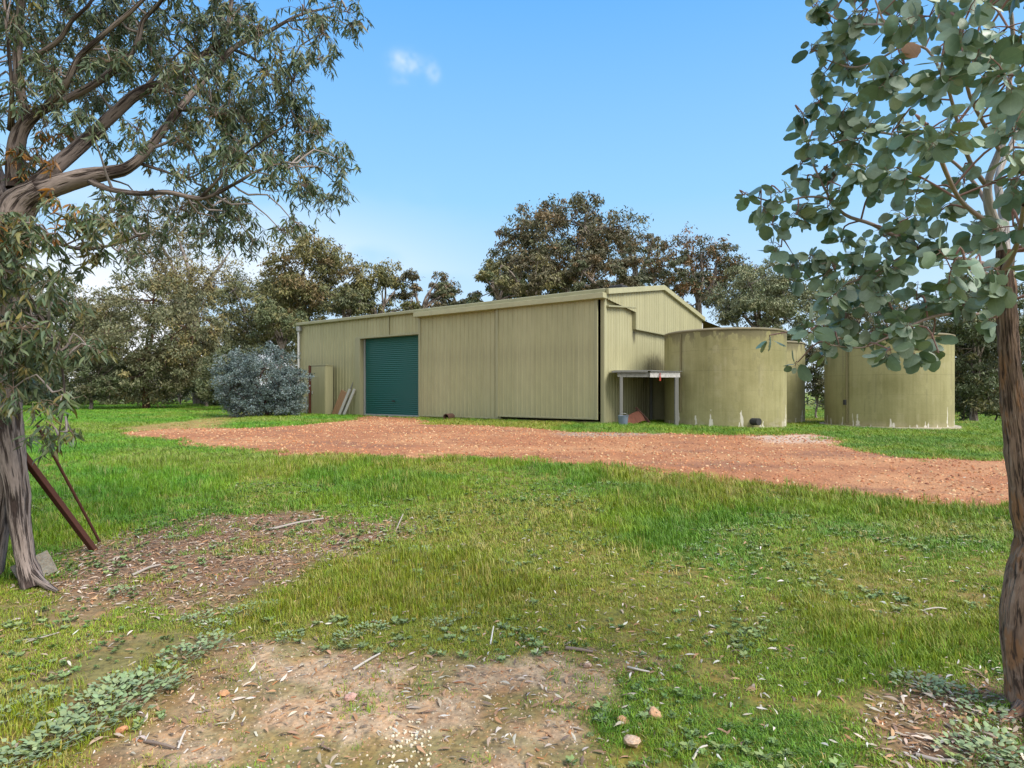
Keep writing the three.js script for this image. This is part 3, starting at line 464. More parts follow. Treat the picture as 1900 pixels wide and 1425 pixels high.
// a spray of hanging lance leaves round a centre, on thin twigs
function spray(R, C, rad, twigG, leaves, o) {
  const n = Math.max(3, Math.round(o.twigs * (0.7 + 0.6 * R())));
  for (let k = 0; k < n; k++) {
    const e = rdir(R).multiplyScalar(rad * Math.cbrt(0.15 + 0.85 * R())); e.y *= 0.85; const E = C.clone().add(e), mid = C.clone().lerp(E, 0.5).add(V(0, rad * 0.12, 0));
    const tip = E.clone().add(V((R() - 0.5) * rad * 0.3, -rad * 0.28 * (0.5 + R()), (R() - 0.5) * rad * 0.3));
    addTube(twigG, [C, mid, E, tip], [o.tr, o.tr * 0.7, o.tr * 0.5, o.tr * 0.25], 4, o.twigCol, 0, null, 1);
    const m = Math.round(o.leaves / n * (0.6 + 0.8 * R())), young = R() < o.young;
    for (let j = 0; j < m; j++) {
      const t = R(), B = (t < 0.45 ? mid.clone().lerp(E, t / 0.45) : E.clone().lerp(tip, (t - 0.45) / 0.55)).add(rdir(R).multiplyScalar(0.012));
      const D = V((R() - 0.5) * 1.5, -0.25 - 0.9 * R(), (R() - 0.5) * 1.5).normalize(), N = rdir(R), len = o.len * (0.6 + 0.7 * R());
      leaves.push({ B, D, N, len, wid: len * (o.ratio * (0.8 + 0.4 * R())), c: vary(young && R() < 0.7 ? o.youngCol : R() < 0.3 ? o.col2 : o.col, R, 0.5) });
    }
  }
}
function nearestOn(nodes, C, down = 0.35) { let b = null, q = 1e9; for (const n of nodes) { const d = n.p.distanceTo(C) + (n.p.y > C.y + 0.25 ? down : 0); if (d < q) { q = d; b = n; } } return b; }
function limbs(list, g, col, rough, sides, nodes, F2 = 1, sub = 4, ridged = 0) {
  for (const l of list) {
    const pts = l.map(q => P3(q[0], q[1], q[2])), rad = l.map(q => q[3] / F * q[2] * F2);
    addTube(g, pts, rad, sides, col, rough, null, sub, ridged); const cv = new THREE.CatmullRomCurve3(pts, false, 'centripetal');
    for (let k = 0; k <= 24; k++) { const f = k / 24 * (pts.length - 1), a = Math.min(Math.floor(f), pts.length - 2); nodes.push({ p: cv.getPoint(k / 24), r: lerp(rad[a], rad[a + 1], f - a) }); }
  }
}
function sizeOnView(l) { const d = Math.max(0.4, -l.B.z); return l.len / d; }

// ---------------------------------------------------------------- the big rough-barked gum on the left
{
  const R = mulberry(77), base = G2(25, 1085), t = thing('gum_tree', 'big spreading gum tree with rough grey bark, forked foot and hanging leaves', 'tree', [base[0], height(...base), -base[1]]);
  const o = V(base[0], height(...base), -base[1]), local = g => { g.translate(-o.x, -o.y, -o.z); return g; };
  const tg = new Geo(), nodes = [], D0 = base[1], grey = [0.33, 0.28, 0.26], brown = [0.25, 0.21, 0.195], trunkN = [];
  limbs([ // trunk: two stems that join above the fork
    [[62, 1092, D0 - 0.05, 20], [48, 1040, D0, 17], [36, 960, D0, 19], [27, 880, D0 + 0.02, 22], [12, 790, D0 + 0.05, 27], [2, 680, D0 + 0.05, 28], [2, 560, D0 + 0.05, 28], [14, 450, D0, 28], [42, 376, D0, 27], [78, 350, D0, 22]],
    [[-42, 1100, D0 + 0.1, 34], [-22, 1040, D0 + 0.1, 26], [-6, 960, D0 + 0.1, 23], [2, 880, D0 + 0.1, 23], [0, 790, D0 + 0.12, 27], [-4, 680, D0 + 0.12, 30]],
    [[-95, 1110, D0 + 0.35, 30], [-70, 1000, D0 + 0.3, 26], [-36, 860, D0 + 0.25, 25], [-16, 740, D0 + 0.2, 26]],
    [[48, 1052, D0, 12], [78, 1080, D0 - 0.08, 8], [108, 1098, D0 - 0.2, 3]], [[-25, 1062, D0, 14], [-70, 1112, D0 - 0.1, 9], [-110, 1130, D0 - 0.2, 3]],
  ], tg, grey, 0.16, 40, trunkN, 0.9, 12, 0.11);
  part(t, 'trunk', local(tg.build()), barkM);
  const bg = new Geo(), L = [
    [[60, 362, D0, 30], [110, 342, D0 + 0.05, 27], [170, 326, D0 + 0.1, 22], [235, 312, D0 + 0.15, 16], [268, 284, D0 + 0.2, 12], [313, 228, D0 + 0.3, 10], [352, 178, D0 + 0.4, 9], [398, 129, D0 + 0.5, 8], [435, 88, D0 + 0.6, 7], [497, 59, D0 + 0.7, 5], [553, 29, D0 + 0.8, 3.5], [620, 12, D0 + 0.9, 2]],
    [[60, 350, D0, 24], [100, 312, D0 + 0.1, 20], [147, 272, D0 + 0.25, 18], [206, 217, D0 + 0.4, 16], [250, 177, D0 + 0.5, 14], [313, 147, D0 + 0.6, 11], [368, 107, D0 + 0.7, 8], [416, 70, D0 + 0.8, 7], [427, 18, D0 + 0.85, 6], [434, -40, D0 + 0.9, 5]],
    [[30, 350, D0, 26], [28, 290, D0, 22], [42, 236, D0, 18], [74, 206, D0, 14], [110, 191, D0 + 0.05, 11], [177, 155, D0 + 0.1, 9], [228, 118, D0 + 0.1, 8], [254, 81, D0 + 0.1, 7], [265, 40, D0 + 0.1, 6], [295, 7, D0 + 0.1, 5], [330, -40, D0 + 0.1, 4]],
    [[85, 200, D0, 10], [121, 158, D0 - 0.1, 9], [147, 107, D0 - 0.15, 8], [177, 77, D0 - 0.2, 7], [258, 7, D0 - 0.25, 5], [300, -40, D0 - 0.25, 4]],
    [[52, 225, D0, 13], [37, 166, D0 - 0.1, 12], [33, 92, D0 - 0.15, 11], [40, -5, D0 - 0.2, 10], [44, -90, D0 - 0.2, 8]],
    [[20, 240, D0, 9], [22, 160, D0 - 0.3, 5], [14, 70, D0 - 0.4, 4], [6, -20, D0 - 0.4, 3.5]],
    [[160, 332, D0 + 0.1, 10], [200, 350, D0 + 0.0, 8], [260, 359, D0 - 0.05, 7], [313, 357, D0 - 0.1, 7], [376, 368, D0 - 0.1, 6], [434, 342, D0 - 0.1, 4.5], [480, 316, D0 - 0.05, 3.5], [530, 300, D0, 2.5]],
    [[374, 366, D0 - 0.1, 5], [400, 338, D0 - 0.2, 4], [423, 313, D0 - 0.25, 3.5], [497, 254, D0 - 0.35, 2.5], [540, 225, D0 - 0.4, 1.5]],
    [[45, 115, D0 - 0.15, 7], [110, 74, D0 - 0.2, 6], [132, 40, D0 - 0.25, 5], [166, 7, D0 - 0.3, 4], [190, -40, D0 - 0.3, 3]],
    [[30, 430, D0, 10], [90, 446, D0 - 0.15, 6], [150, 462, D0 - 0.25, 5], [205, 455, D0 - 0.3, 4], [270, 432, D0 - 0.3, 2.5]],
    [[15, 520, D0, 9], [45, 560, D0 - 0.3, 5], [85, 600, D0 - 0.5, 4], [110, 660, D0 - 0.6, 3], [120, 740, D0 - 0.6, 2.5], [110, 800, D0 - 0.6, 2]],
    [[5, 640, D0, 7], [30, 690, D0 - 0.2, 5], [48, 740, D0 - 0.3, 4]],
    [[250, 300, D0 + 0.2, 6], [300, 316, D0 + 0.3, 4], [350, 330, D0 + 0.35, 3], [400, 300, D0 + 0.4, 2]],
    [[-20, 420, D0, 24], [-100, 330, D0 - 0.3, 20], [-220, 200, D0 - 0.6, 14], [-330, 60, D0 - 0.8, 9]],
    [[10, 380, D0, 22], [-20, 280, D0 + 0.4, 18], [-60, 120, D0 + 0.8, 13], [-40, -60, D0 + 1.1, 9]],
    [[330, 205, D0 + 0.33, 5], [390, 200, D0 + 0.3, 3], [440, 215, D0 + 0.25, 2]], [[430, 90, D0 + 0.6, 5], [480, 115, D0 + 0.6, 3.5], [520, 170, D0 + 0.55, 2.5], [560, 240, D0 + 0.5, 2]],
  ];
  L.forEach((l, k) => { const g1 = new Geo(); limbs([l], g1, k === 0 || k === 4 ? mix3(grey, brown, 0.3) : k % 3 === 0 ? mix3(grey, brown, 0.6) : brown, 0.12, k < 6 ? 14 : 8, nodes, 0.66, 6, k < 6 ? 0.06 : 0); part(t, 'limb', local(g1.build()), barkM); });
  const C = [[645, 22, 36], [600, 62, 42], [565, 20, 48], [520, 95, 46], [478, 52, 48], [430, 30, 46], [545, 150, 44], [512, 198, 46], [545, 235, 48], [592, 250, 42], [622, 292, 38], [575, 310, 46], [525, 285, 38], [632, 352, 22], [600, 375, 26], [470, 178, 38], [425, 165, 36], [450, 228, 42], [400, 215, 36], [440, 285, 28], [395, 290, 26], [345, 320, 30], [300, 292, 30], [330, 262, 26], [380, 50, 46], [325, 35, 46], [280, 95, 38], [235, 50, 48], [180, 35, 48], [120, 25, 48], [90, 85, 44], [205, 115, 34], [150, 175, 34], [100, 135, 40], [62, 175, 36], [10, 60, 50], [-10, 150, 50], [310, 170, 26], [255, 240, 32], [200, 265, 28], [215, 372, 38], [275, 392, 44], [335, 388, 42], [395, 392, 42], [445, 410, 38], [468, 448, 26], [430, 452, 28], [380, 432, 32], [545, 412, 20], [522, 428, 16], [262, 442, 40], [205, 420, 42], [150, 415, 42], [100, 395, 42], [60, 300, 34], [20, 290, 44], [240, 478, 26], [150, 470, 36], [60, 440, 46], [20, 490, 50], [95, 520, 40], [40, 575, 48], [125, 565, 34], [160, 640, 30], [110, 650, 42], [60, 650, 46], [185, 655, 20], [70, 725, 42], [112, 755, 36], [85, 812, 28], [25, 720, 40], [130, 800, 14], [370, 110, 34], [340, 130, 30], [150, 230, 30], [110, 250, 30], [655, 50, 20], [590, 110, 26], [495, 140, 36], [480, 240, 30], [560, 345, 30]];
  for (let k = 0; k < 16; k++) C.push([-20 + 75 * R(), 400 + 400 * R(), 40]);
  for (let k = 0; k < 22; k++) C.push([-40 - 320 * R(), -60 + 640 * R(), 48]); for (let k = 0; k < 26; k++) C.push([-60 + 640 * R(), -50 - 240 * R(), 52]);
  for (let k = 0; k < 26; k++) C.push([-10 + 440 * R(), -10 + 250 * R(), 46, 0.7 + 0.9 * R()]);
  const twg = new Geo(), leaves = [];
  // side branches off the main limbs, each ending in a light spray
  const main = nodes.slice(); let made = 0;
  for (let k = 0; k < 400 && made < 44; k++) {
    const i = Math.floor(R() * (main.length - 1)), n = main[i], m = main[i + 1]; if (i % 25 < 9 || i % 25 > 23 || n.r < 0.008) continue;
    const T = m.p.clone().sub(n.p).normalize(), dir = T.add(rdir(R).multiplyScalar(0.75)).add(V(0.15, 0.05, -0.3)).normalize(), len = lerp(0.3, 0.75, R()), e = n.p.clone().addScaledVector(dir, len), px = 950 + F * e.x / -e.z, py = HORIZON - F * (e.y - EYE) / -e.z;
    if (px > 640 || py > 420 || (px > 560 && py > 330) || (px > 470 && py > 380) || px < -150) continue; made++;
    const mid = n.p.clone().addScaledVector(dir, len * 0.5).add(rdir(R).multiplyScalar(len * 0.10)), r = Math.min(n.r * 0.5, 0.016);
    addTube(twg, [n.p, mid, e], [r, r * 0.6, r * 0.3], 6, brown, 0, null, 4);
    for (const q of [0.55, 0.8, 1]) spray(R, n.p.clone().lerp(e, q).add(rdir(R).multiplyScalar(0.06)), 0.13, twg, leaves, { twigs: 6, leaves: 46, tr: 0.0026, twigCol: [0.22, 0.15, 0.11], len: 0.085, ratio: 0.18, col: [0.070, 0.108, 0.048], col2: [0.125, 0.160, 0.066], youngCol: [0.17, 0.15, 0.04], young: 0.08 });
  }
  C.forEach(([px, py, r, back], k) => {
    const low = py > 380 && px < 210, edge = smooth(150, 600, px), d = D0 + (low ? -0.55 + 0.5 * (R() - 0.5) : back !== undefined ? back : 0.05 + 0.6 * edge + 0.9 * (R() - 0.5)), c = P3(px, py, d), rad = r / F * d, n = nearestOn(nodes, c);
    const a = n.p, mid = a.clone().lerp(c, 0.55).add(V(0, 0.06 + 0.05 * R(), 0)); addTube(twg, [a, a.clone().lerp(c, 0.25).add(rdir(R).multiplyScalar(0.03)), mid, c], [Math.min(n.r * 0.6, 0.016), 0.009, 0.007, 0.004], 5, brown, 0, null, 2);
    const orange = px < 130 && py > 220 && py < 420;
    spray(R, c, rad * 1.25, twg, leaves, { twigs: low ? 11 : 18, leaves: (low ? 260 : 340) * (rad / 0.22) ** 1.6 * (py < -20 || px < -30 ? 0.6 : 1), tr: 0.0028, twigCol: [0.22, 0.15, 0.11], len: low ? 0.095 : 0.078, ratio: low ? 0.19 : 0.18, col: [0.085, 0.125, 0.060], col2: [0.145, 0.180, 0.085], youngCol: orange ? [0.34, 0.15, 0.02] : [0.17, 0.15, 0.04], young: orange ? 0.5 : low ? 0.25 : 0.10 });
  });
  part(t, 'twigs', local(twg.build()), twigM, null, null, 'stuff');
  const vis = l => { const d = -l.B.z, px = 950 + F * l.B.x / d, py = HORIZON - F * (l.B.y - EYE) / d; return px > 0 && px < 1900 && py > 0 ? sizeOnView(l) : 0; };
  leaves.sort((a, b) => vis(b) - vis(a));
  const one = new Geo(); addLeaf(one, V(), V(0, 0, 1), V(0, 1, 0), 1, 0.2, [1, 1, 1], 1); const lg = one.build();
  const lms = [0, 1, 2, 3, 4].map(k => { const c = vary(k === 4 ? [0.17, 0.16, 0.04] : k > 1 ? [0.12, 0.16, 0.07] : [0.075, 0.115, 0.052], R, 0.2); return mat(...c, { roughness: 0.5, transmission: 0.16, thickness: 0 }); });
  leaves.slice(0, 300).forEach((l, k) => { const b = V().crossVectors(l.D, l.N).normalize(), n = V().crossVectors(b, l.D), m = part(t, 'leaf', lg, lms[k % 5]); m.quaternion.setFromRotationMatrix(new THREE.Matrix4().makeBasis(n.clone().cross(l.D), n, l.D)); m.position.copy(l.B).sub(o); m.scale.set(l.wid / 0.2, l.len, l.len); });
  const fg = new Geo(); leaves.slice(300).forEach(l => addLeaf(fg, l.B, l.D, l.N, l.len, l.wid, l.c, 1)); part(t, 'foliage', local(fg.build()), leafM, null, null, 'stuff');
  console.log('gum leaves', leaves.length);
}

// ---------------------------------------------------------------- the young round-leaved gum on the right
function roundLeaf(kind) {                                 // a silver-dollar leaf, base at the origin, along +z, unit diameter; kinds differ in outline, cup and bites
  const g = new Geo(), W = [1, 1, 1], n = 18, q = mulberry(700 + kind), ph = q() * 6, cup = [0.30, -0.22, 0.55, 0.12][kind], long = [1, 1.12, 0.94, 1.2][kind]; g.v(0, -0.05, 0.5, 0, 1, 0, W, 0.5, 0.5);
  for (const f of [0.55, 1]) for (let k = 0; k < n; k++) { const a = k / n * 6.2832; let r = 0.5 * f * (1 + 0.06 * Math.cos(2 * a) + 0.04 * Math.sin(3 * a + ph) + 0.03 * Math.sin(7 * a + ph)); if (f === 1 && kind === 2 && k > 5 && k < 8) r *= 0.8; if (f === 1 && kind === 3 && k === 12) r *= 0.82; if (f === 1 && k === n / 2) r *= 1.07; const x = Math.sin(a) * r, z = (0.5 - Math.cos(a) * r) * long; g.v(x, cup * x * x - 0.03 + 0.035 * f * Math.sin(a * 2 + ph) + 0.12 * cup * (z - 0.5) * (z - 0.5), z, 0, 1, 0, W, x + 0.5, z / long); }
  for (let k = 0; k < n; k++) { const k2 = (k + 1) % n; g.i.push(0, 1 + k2, 1 + k, 1 + k, 1 + k2, 1 + n + k, 1 + k2, 1 + n + k2, 1 + n + k); } const b = g.build(); b.computeVertexNormals(); return b;
}
const veinTex = tex(192, 192, (u, v) => { // pale midrib, side veins, blemishes
  const x = Math.abs(u - 0.5), mid = smooth(0.018, 0.004, x), sv = Math.abs(((v - x * 0.8) * 9) % 1 - 0.5), side = smooth(0.10, 0.02, Math.abs(sv - 0.5 + 0.5) ) * 0.3 * smooth(0.48, 0.1, x), bl = fbm(u * 7, v * 7, 4), sp = vnoise(u * 40, v * 40);
  let c = mix3([0.78, 0.78, 0.78], [1, 1, 0.92], clamp(mid * 0.8 + side)); c = c.map(q => q * (0.86 + 0.28 * bl)); if (sp > 0.9 && bl > 0.5) c = mix3(c, [0.5, 0.3, 0.2], 0.6); return c; });
{
  const R = mulberry(4242), base = G2(1925, 1318), o = V(base[0], height(...base), -base[1]), D0 = base[1];
  const t = thing('young_gum_tree', 'slender young gum tree with round silver green leaves and flaking bark', 'tree', [o.x, o.y, o.z]), local = g => { g.translate(-o.x, -o.y, -o.z); return g; };
  const tg = new Geo(), nodes = [], W = [1, 1, 1], brn = [0.62, 0.5, 0.45], pale = [0.95, 0.92, 0.9];
  limbs([[[1955, 1345, D0, 78], [1935, 1300, D0, 60], [1918, 1200, D0, 57], [1913, 1120, D0, 54], [1918, 1050, D0, 44], [1922, 1000, D0, 33], [1910, 945, D0, 33], [1898, 880, D0, 29], [1888, 800, D0, 26], [1878, 720, D0, 23], [1872, 650, D0, 21], [1868, 585, D0, 20], [1866, 520, D0, 18], [1864, 465, D0, 16]]], tg, W, 0.16, 44, nodes, 0.80, 14, 0.10);
  limbs([[[1930, 1290, D0, 30], [1895, 1325, D0 - 0.05, 16], [1850, 1345, D0 - 0.1, 5]], [[1935, 1290, D0, 30], [1930, 1350, D0 - 0.2, 16], [1915, 1395, D0 - 0.35, 5]], [[1945, 1290, D0, 30], [1990, 1330, D0 + 0.1, 16], [2040, 1340, D0 + 0.15, 5]]], tg, W, 0.16, 16, [], 1, 6, 0.1);
  part(t, 'trunk', local(tg.build()), flakyM);
  const B = [
    [[1864, 480, D0, 13], [1850, 425, D0, 12], [1836, 386, D0 - 0.02, 11], [1833, 341, D0 - 0.05, 9], [1855, 280, D0 - 0.1, 8], [1874, 227, D0 - 0.1, 7], [1870, 180, D0 - 0.1, 6], [1880, 90, D0 - 0.15, 5], [1870, -20, D0 - 0.2, 4], [1850, -120, D0 - 0.2, 3]],
    [[1864, 470, D0 + 0.05, 12], [1862, 400, D0 + 0.15, 10], [1852, 330, D0 + 0.2, 8], [1880, 260, D0 + 0.25, 6], [1920, 150, D0 + 0.3, 5]],
    [[1862, 500, D0, 8], [1790, 482, D0, 6], [1740, 474, D0, 5], [1700, 459, D0, 5], [1662, 440, D0, 5], [1620, 417, D0, 4.5], [1567, 398, D0, 4], [1541, 371, D0, 3], [1500, 365, D0, 2.5], [1440, 375, D0, 2], [1385, 360, D0, 1.5]],
    [[1866, 586, D0, 7], [1830, 584, D0, 4.5], [1780, 582, D0 - 0.05, 4], [1730, 588, D0 - 0.1, 4], [1690, 605, D0 - 0.1, 3.5], [1650, 625, D0 - 0.15, 3], [1600, 645, D0 - 0.15, 2], [1540, 640, D0 - 0.15, 1.5]],
    [[1864, 540, D0, 7], [1800, 536, D0 + 0.1, 4], [1750, 552, D0 + 0.15, 3], [1700, 570, D0 + 0.15, 2.5], [1620, 580, D0 + 0.15, 2]],
    [[1834, 350, D0, 6], [1800, 300, D0 - 0.2, 5], [1780, 240, D0 - 0.4, 4], [1753, 150, D0 - 0.6, 3.5], [1719, 91, D0 - 0.6, 3], [1681, 80, D0 - 0.6, 3], [1643, 45, D0 - 0.6, 2.5], [1624, 0, D0 - 0.6, 2]],
    [[1836, 386, D0, 6], [1800, 330, D0 + 0.1, 4], [1740, 280, D0 + 0.1, 3.5], [1660, 250, D0 + 0.1, 3], [1580, 240, D0 + 0.1, 2.5], [1510, 220, D0 + 0.1, 2]],
    [[1850, 425, D0, 6], [1790, 380, D0 - 0.4, 5], [1760, 330, D0 - 0.9, 5], [1740, 280, D0 - 1.2, 5], [1720, 230, D0 - 1.35, 4]],
    [[1541, 371, D0, 3], [1520, 330, D0, 2.5], [1500, 280, D0, 2], [1490, 210, D0, 1.5]], [[1864, 500, D0, 9], [1880, 470, D0 - 0.3, 7], [1890, 440, D0 - 0.6, 6], [1900, 380, D0 - 0.9, 5]],
    [[1855, 280, D0 - 0.1, 5], [1800, 180, D0 - 0.5, 4], [1790, 100, D0 - 0.9, 4], [1780, 30, D0 - 1.1, 3]], [[1700, 459, D0, 4], [1650, 490, D0 + 0.05, 3], [1590, 520, D0 + 0.1, 2.5], [1520, 530, D0 + 0.1, 1.5], [1470, 470, D0 + 0.1, 1.2]],
    [[1864, 520, D0, 8], [1820, 505, D0 - 0.5, 5], [1790, 490, D0 - 1.0, 5]],
    [[1681, 80, D0 - 0.6, 3], [1630, 110, D0 - 0.4, 2.5], [1580, 125, D0 - 0.2, 2], [1530, 110, D0 - 0.1, 1.5]], [[1643, 45, D0 - 0.6, 2.5], [1600, 45, D0 - 0.4, 2], [1560, 40, D0 - 0.2, 1.8], [1515, 10, D0 - 0.1, 1.4]],
  ];
  B.forEach((l, k) => { const g = new Geo(); limbs([l], g, k < 2 ? pale : brn, 0.08, k < 3 ? 12 : 8, nodes, 0.74); part(t, 'branch', local(g.build()), k < 2 ? mat(0.5, 0.46, 0.44, { vertexColors: true, roughness: 0.6, bumpMap: barkBump, bumpScale: 0.006 }) : mat(0.5, 0.46, 0.44, { vertexColors: true, roughness: 0.8 })); });
  // clusters: px, py, radius px, distance in front of the trunk
  const C = [[1510, 15, 26, .1], [1555, 55, 34, .1], [1600, 20, 38, .3], [1505, 95, 20, .1], [1660, 35, 44, .5], [1725, 30, 48, .8], [1790, 40, 60, 1.1], [1870, 50, 65, 1.2], [1575, 125, 38, .2], [1535, 130, 22, .1], [1483, 208, 20, 0], [1520, 190, 30, 0], [1565, 205, 36, 0], [1620, 185, 44, .3], [1680, 125, 50, .7], [1745, 150, 60, 1.2], [1805, 130, 55, 1.1], [1870, 150, 60, 1.3], [1500, 265, 28, 0], [1548, 258, 34, 0], [1600, 255, 40, .1], [1655, 245, 44, .3], [1725, 240, 60, 1.35], [1755, 285, 50, 1.35], [1485, 308, 16, 0], [1530, 315, 22, 0], [1600, 308, 28, .1], [1640, 338, 32, .1], [1680, 315, 38, .3], [1500, 345, 20, 0], [1380, 362, 14, 0], [1412, 382, 26, 0], [1450, 358, 20, 0], [1478, 398, 32, 0], [1535, 385, 30, 0], [1560, 345, 14, 0], [1432, 418, 20, 0], [1450, 458, 24, 0], [1495, 480, 36, -.05], [1550, 498, 38, 0], [1600, 478, 38, 0], [1640, 438, 30, 0], [1685, 405, 34, .1], [1740, 395, 30, .1], [1700, 462, 42, .2], [1650, 500, 40, .1], [1600, 540, 40, 0], [1545, 555, 36, 0], [1505, 612, 30, .1], [1550, 640, 32, .1], [1600, 618, 38, .1], [1640, 595, 38, .1], [1690, 598, 36, .2], [1650, 648, 26, .2], [1690, 655, 20, .2], [1730, 628, 24, .1], [1740, 560, 32, 0], [1765, 500, 44, 1.0], [1820, 500, 44, .9], [1870, 520, 46, .8], [1880, 420, 46, .7], [1890, 330, 46, .6], [1880, 250, 52, .9], [1428, 622, 9, .1], [1480, 672, 8, .1], [1742, 655, 10, .1], [1700, 555, 32, 0], [1800, 420, 30, -.1], [1790, 340, 26, .1], [1570, 590, 30, 0], [1850, 590, 20, 0.3], [1640, 545, 34, 0], [1560, 450, 20, 0], [1700, 360, 26, .2],
    [1780, 560, 24, 0.1], [1465, 520, 16, 0]];
  for (let k = 0; k < 20; k++) C.push([1560 + 420 * R(), -40 - 150 * R(), 55, 0.9 * R()]); for (let k = 0; k < 22; k++) C.push([1930 + 260 * R(), 600 * R() - 50, 55, 0.9 * R()]);
  const twg = new Geo(), leaves = [];
  for (const [px, py, r, near] of C) {
    const d = Math.max(1.25, D0 - near + 0.25 * (R() - 0.5)), c = P3(px, py, d), rad = Math.max(0.03, r / F * d), nd = nearestOn(nodes, c, 0.2), a = nd.p;
    addTube(twg, [a, a.clone().lerp(c, 0.5).add(V(0, 0.04, 0)).add(rdir(R).multiplyScalar(0.03)), c], [Math.min(nd.r * 0.6, 0.007), 0.0045, 0.003], 5, [0.26, 0.15, 0.13], 0, null, 3);
    const n = Math.max(2, Math.round(38 * (rad / 0.11) ** 1.5)), tw = Math.max(1, Math.round(n / 8));
    for (let k = 0; k < tw; k++) {
      const e = rdir(R).multiplyScalar(rad * (0.6 + 0.5 * R())), E = c.clone().add(e), mid = c.clone().lerp(E, 0.5).add(V(0, 0.012, 0)); addTube(twg, [c, mid, E], [0.0026, 0.002, 0.0012], 4, [0.24, 0.13, 0.11], 0, null, 2);
      const m = Math.ceil(n / tw), ax = E.clone().sub(c).normalize(); let turn = R() * 6;
      for (let j = 0; j < m; j++) {                        // opposite pairs along the twig, each on a short stalk
        const tt = 0.15 + 0.9 * (Math.floor(j / 2) + 0.5) / (m / 2), S = c.clone().lerp(E, tt); if (j % 2 === 0) turn += 1.57 + (R() - 0.5) * 0.5;
        const side = V(0, 1, 0).cross(ax).normalize().applyAxisAngle(ax, turn + (j % 2) * Math.PI), D = side.multiplyScalar(1).addScaledVector(ax, 0.3).add(V(0, -0.45 + 0.3 * (R() - 0.5), 0)).add(rdir(R).multiplyScalar(0.4)).normalize();
        const Bp = S.clone().addScaledVector(D, 0.018); addTube(twg, [S, Bp], [0.0011, 0.0009], 3, [0.30, 0.20, 0.15], 0, null, 1);
        leaves.push({ B: Bp, D, N: rdir(R).add(V(0, 0.35, 0.3)).normalize(), len: 0.063 * (0.45 + 0.75 * R()) * (near > 0.8 ? 0.86 : 1), k: R() });
      }
    }
  }
  part(t, 'twigs', local(twg.build()), twigM, null, null, 'stuff');
  const vis = l => { const d = -l.B.z, px = 950 + F * l.B.x / d, py = HORIZON - F * (l.B.y - EYE) / d; return px > 0 && px < 1900 && py > 0 ? sizeOnView(l) : 0; };
  leaves.sort((a, b) => vis(b) - vis(a)); const lgs = [0, 1, 2, 3].map(roundLeaf);
  const tones = [[0.22, 0.315, 0.215], [0.28, 0.375, 0.265], [0.175, 0.265, 0.155], [0.34, 0.43, 0.32], [0.155, 0.245, 0.15], [0.25, 0.335, 0.19]];
  const lms = tones.map(c => mat(...c.map(q => q * 1.15), { roughness: 0.5, transmission: 0.2, thickness: 0, map: veinTex })), roundM = mat(1.15, 1.15, 1.15, { vertexColors: true, roughness: 0.5, transmission: 0.2, thickness: 0, map: veinTex }), tan = mat(0.62, 0.33, 0.20, { map: veinTex, roughness: 0.7, transmission: 0.2, thickness: 0 });
  const basis = l => { const b = V().crossVectors(l.D, l.N).normalize(), n = V().crossVectors(b, l.D); return new THREE.Matrix4().makeBasis(n.clone().cross(l.D), n, l.D); };
  leaves.slice(0, 300).forEach((l, k) => { const m = part(t, 'leaf', lgs[k % 4], lms[Math.floor(l.k * 6)]); m.quaternion.setFromRotationMatrix(basis(l)); m.position.copy(l.B).sub(o); m.scale.setScalar(l.len); });
  { const p = P3(1682, 88, D0 - 0.75), m = part(t, 'leaf', lgs[1], tan); m.position.copy(p).sub(o).add(V(0, 0.02, 0)); m.rotation.set(1.2, 0.3, 0.3); m.scale.setScalar(0.065); m.userData.label = 'single dead tan leaf'; }
  const fg = new Geo(), v = V();
  leaves.slice(300).forEach((l, n) => { const lg = lgs[n % 4], pa = lg.attributes.position, na = lg.attributes.normal, ua = lg.attributes.uv, ia = lg.index, M4 = basis(l), off = fg.p.length / 3, c = vary(tones[Math.floor(l.k * 6)], R, 0.35); for (let i = 0; i < pa.count; i++) { v.fromBufferAttribute(pa, i).multiplyScalar(l.len).applyMatrix4(M4).add(l.B); const x = v.x, y = v.y, z = v.z; v.fromBufferAttribute(na, i).transformDirection(M4); fg.v(x, y, z, v.x, v.y, v.z, c, ua.getX(i), ua.getY(i)); } for (let i = 0; i < ia.count; i++) fg.i.push(off + ia.getX(i)); });
  part(t, 'foliage', local(fg.build()), roundM, null, null, 'stuff'); console.log('round leaves', leaves.length);
}
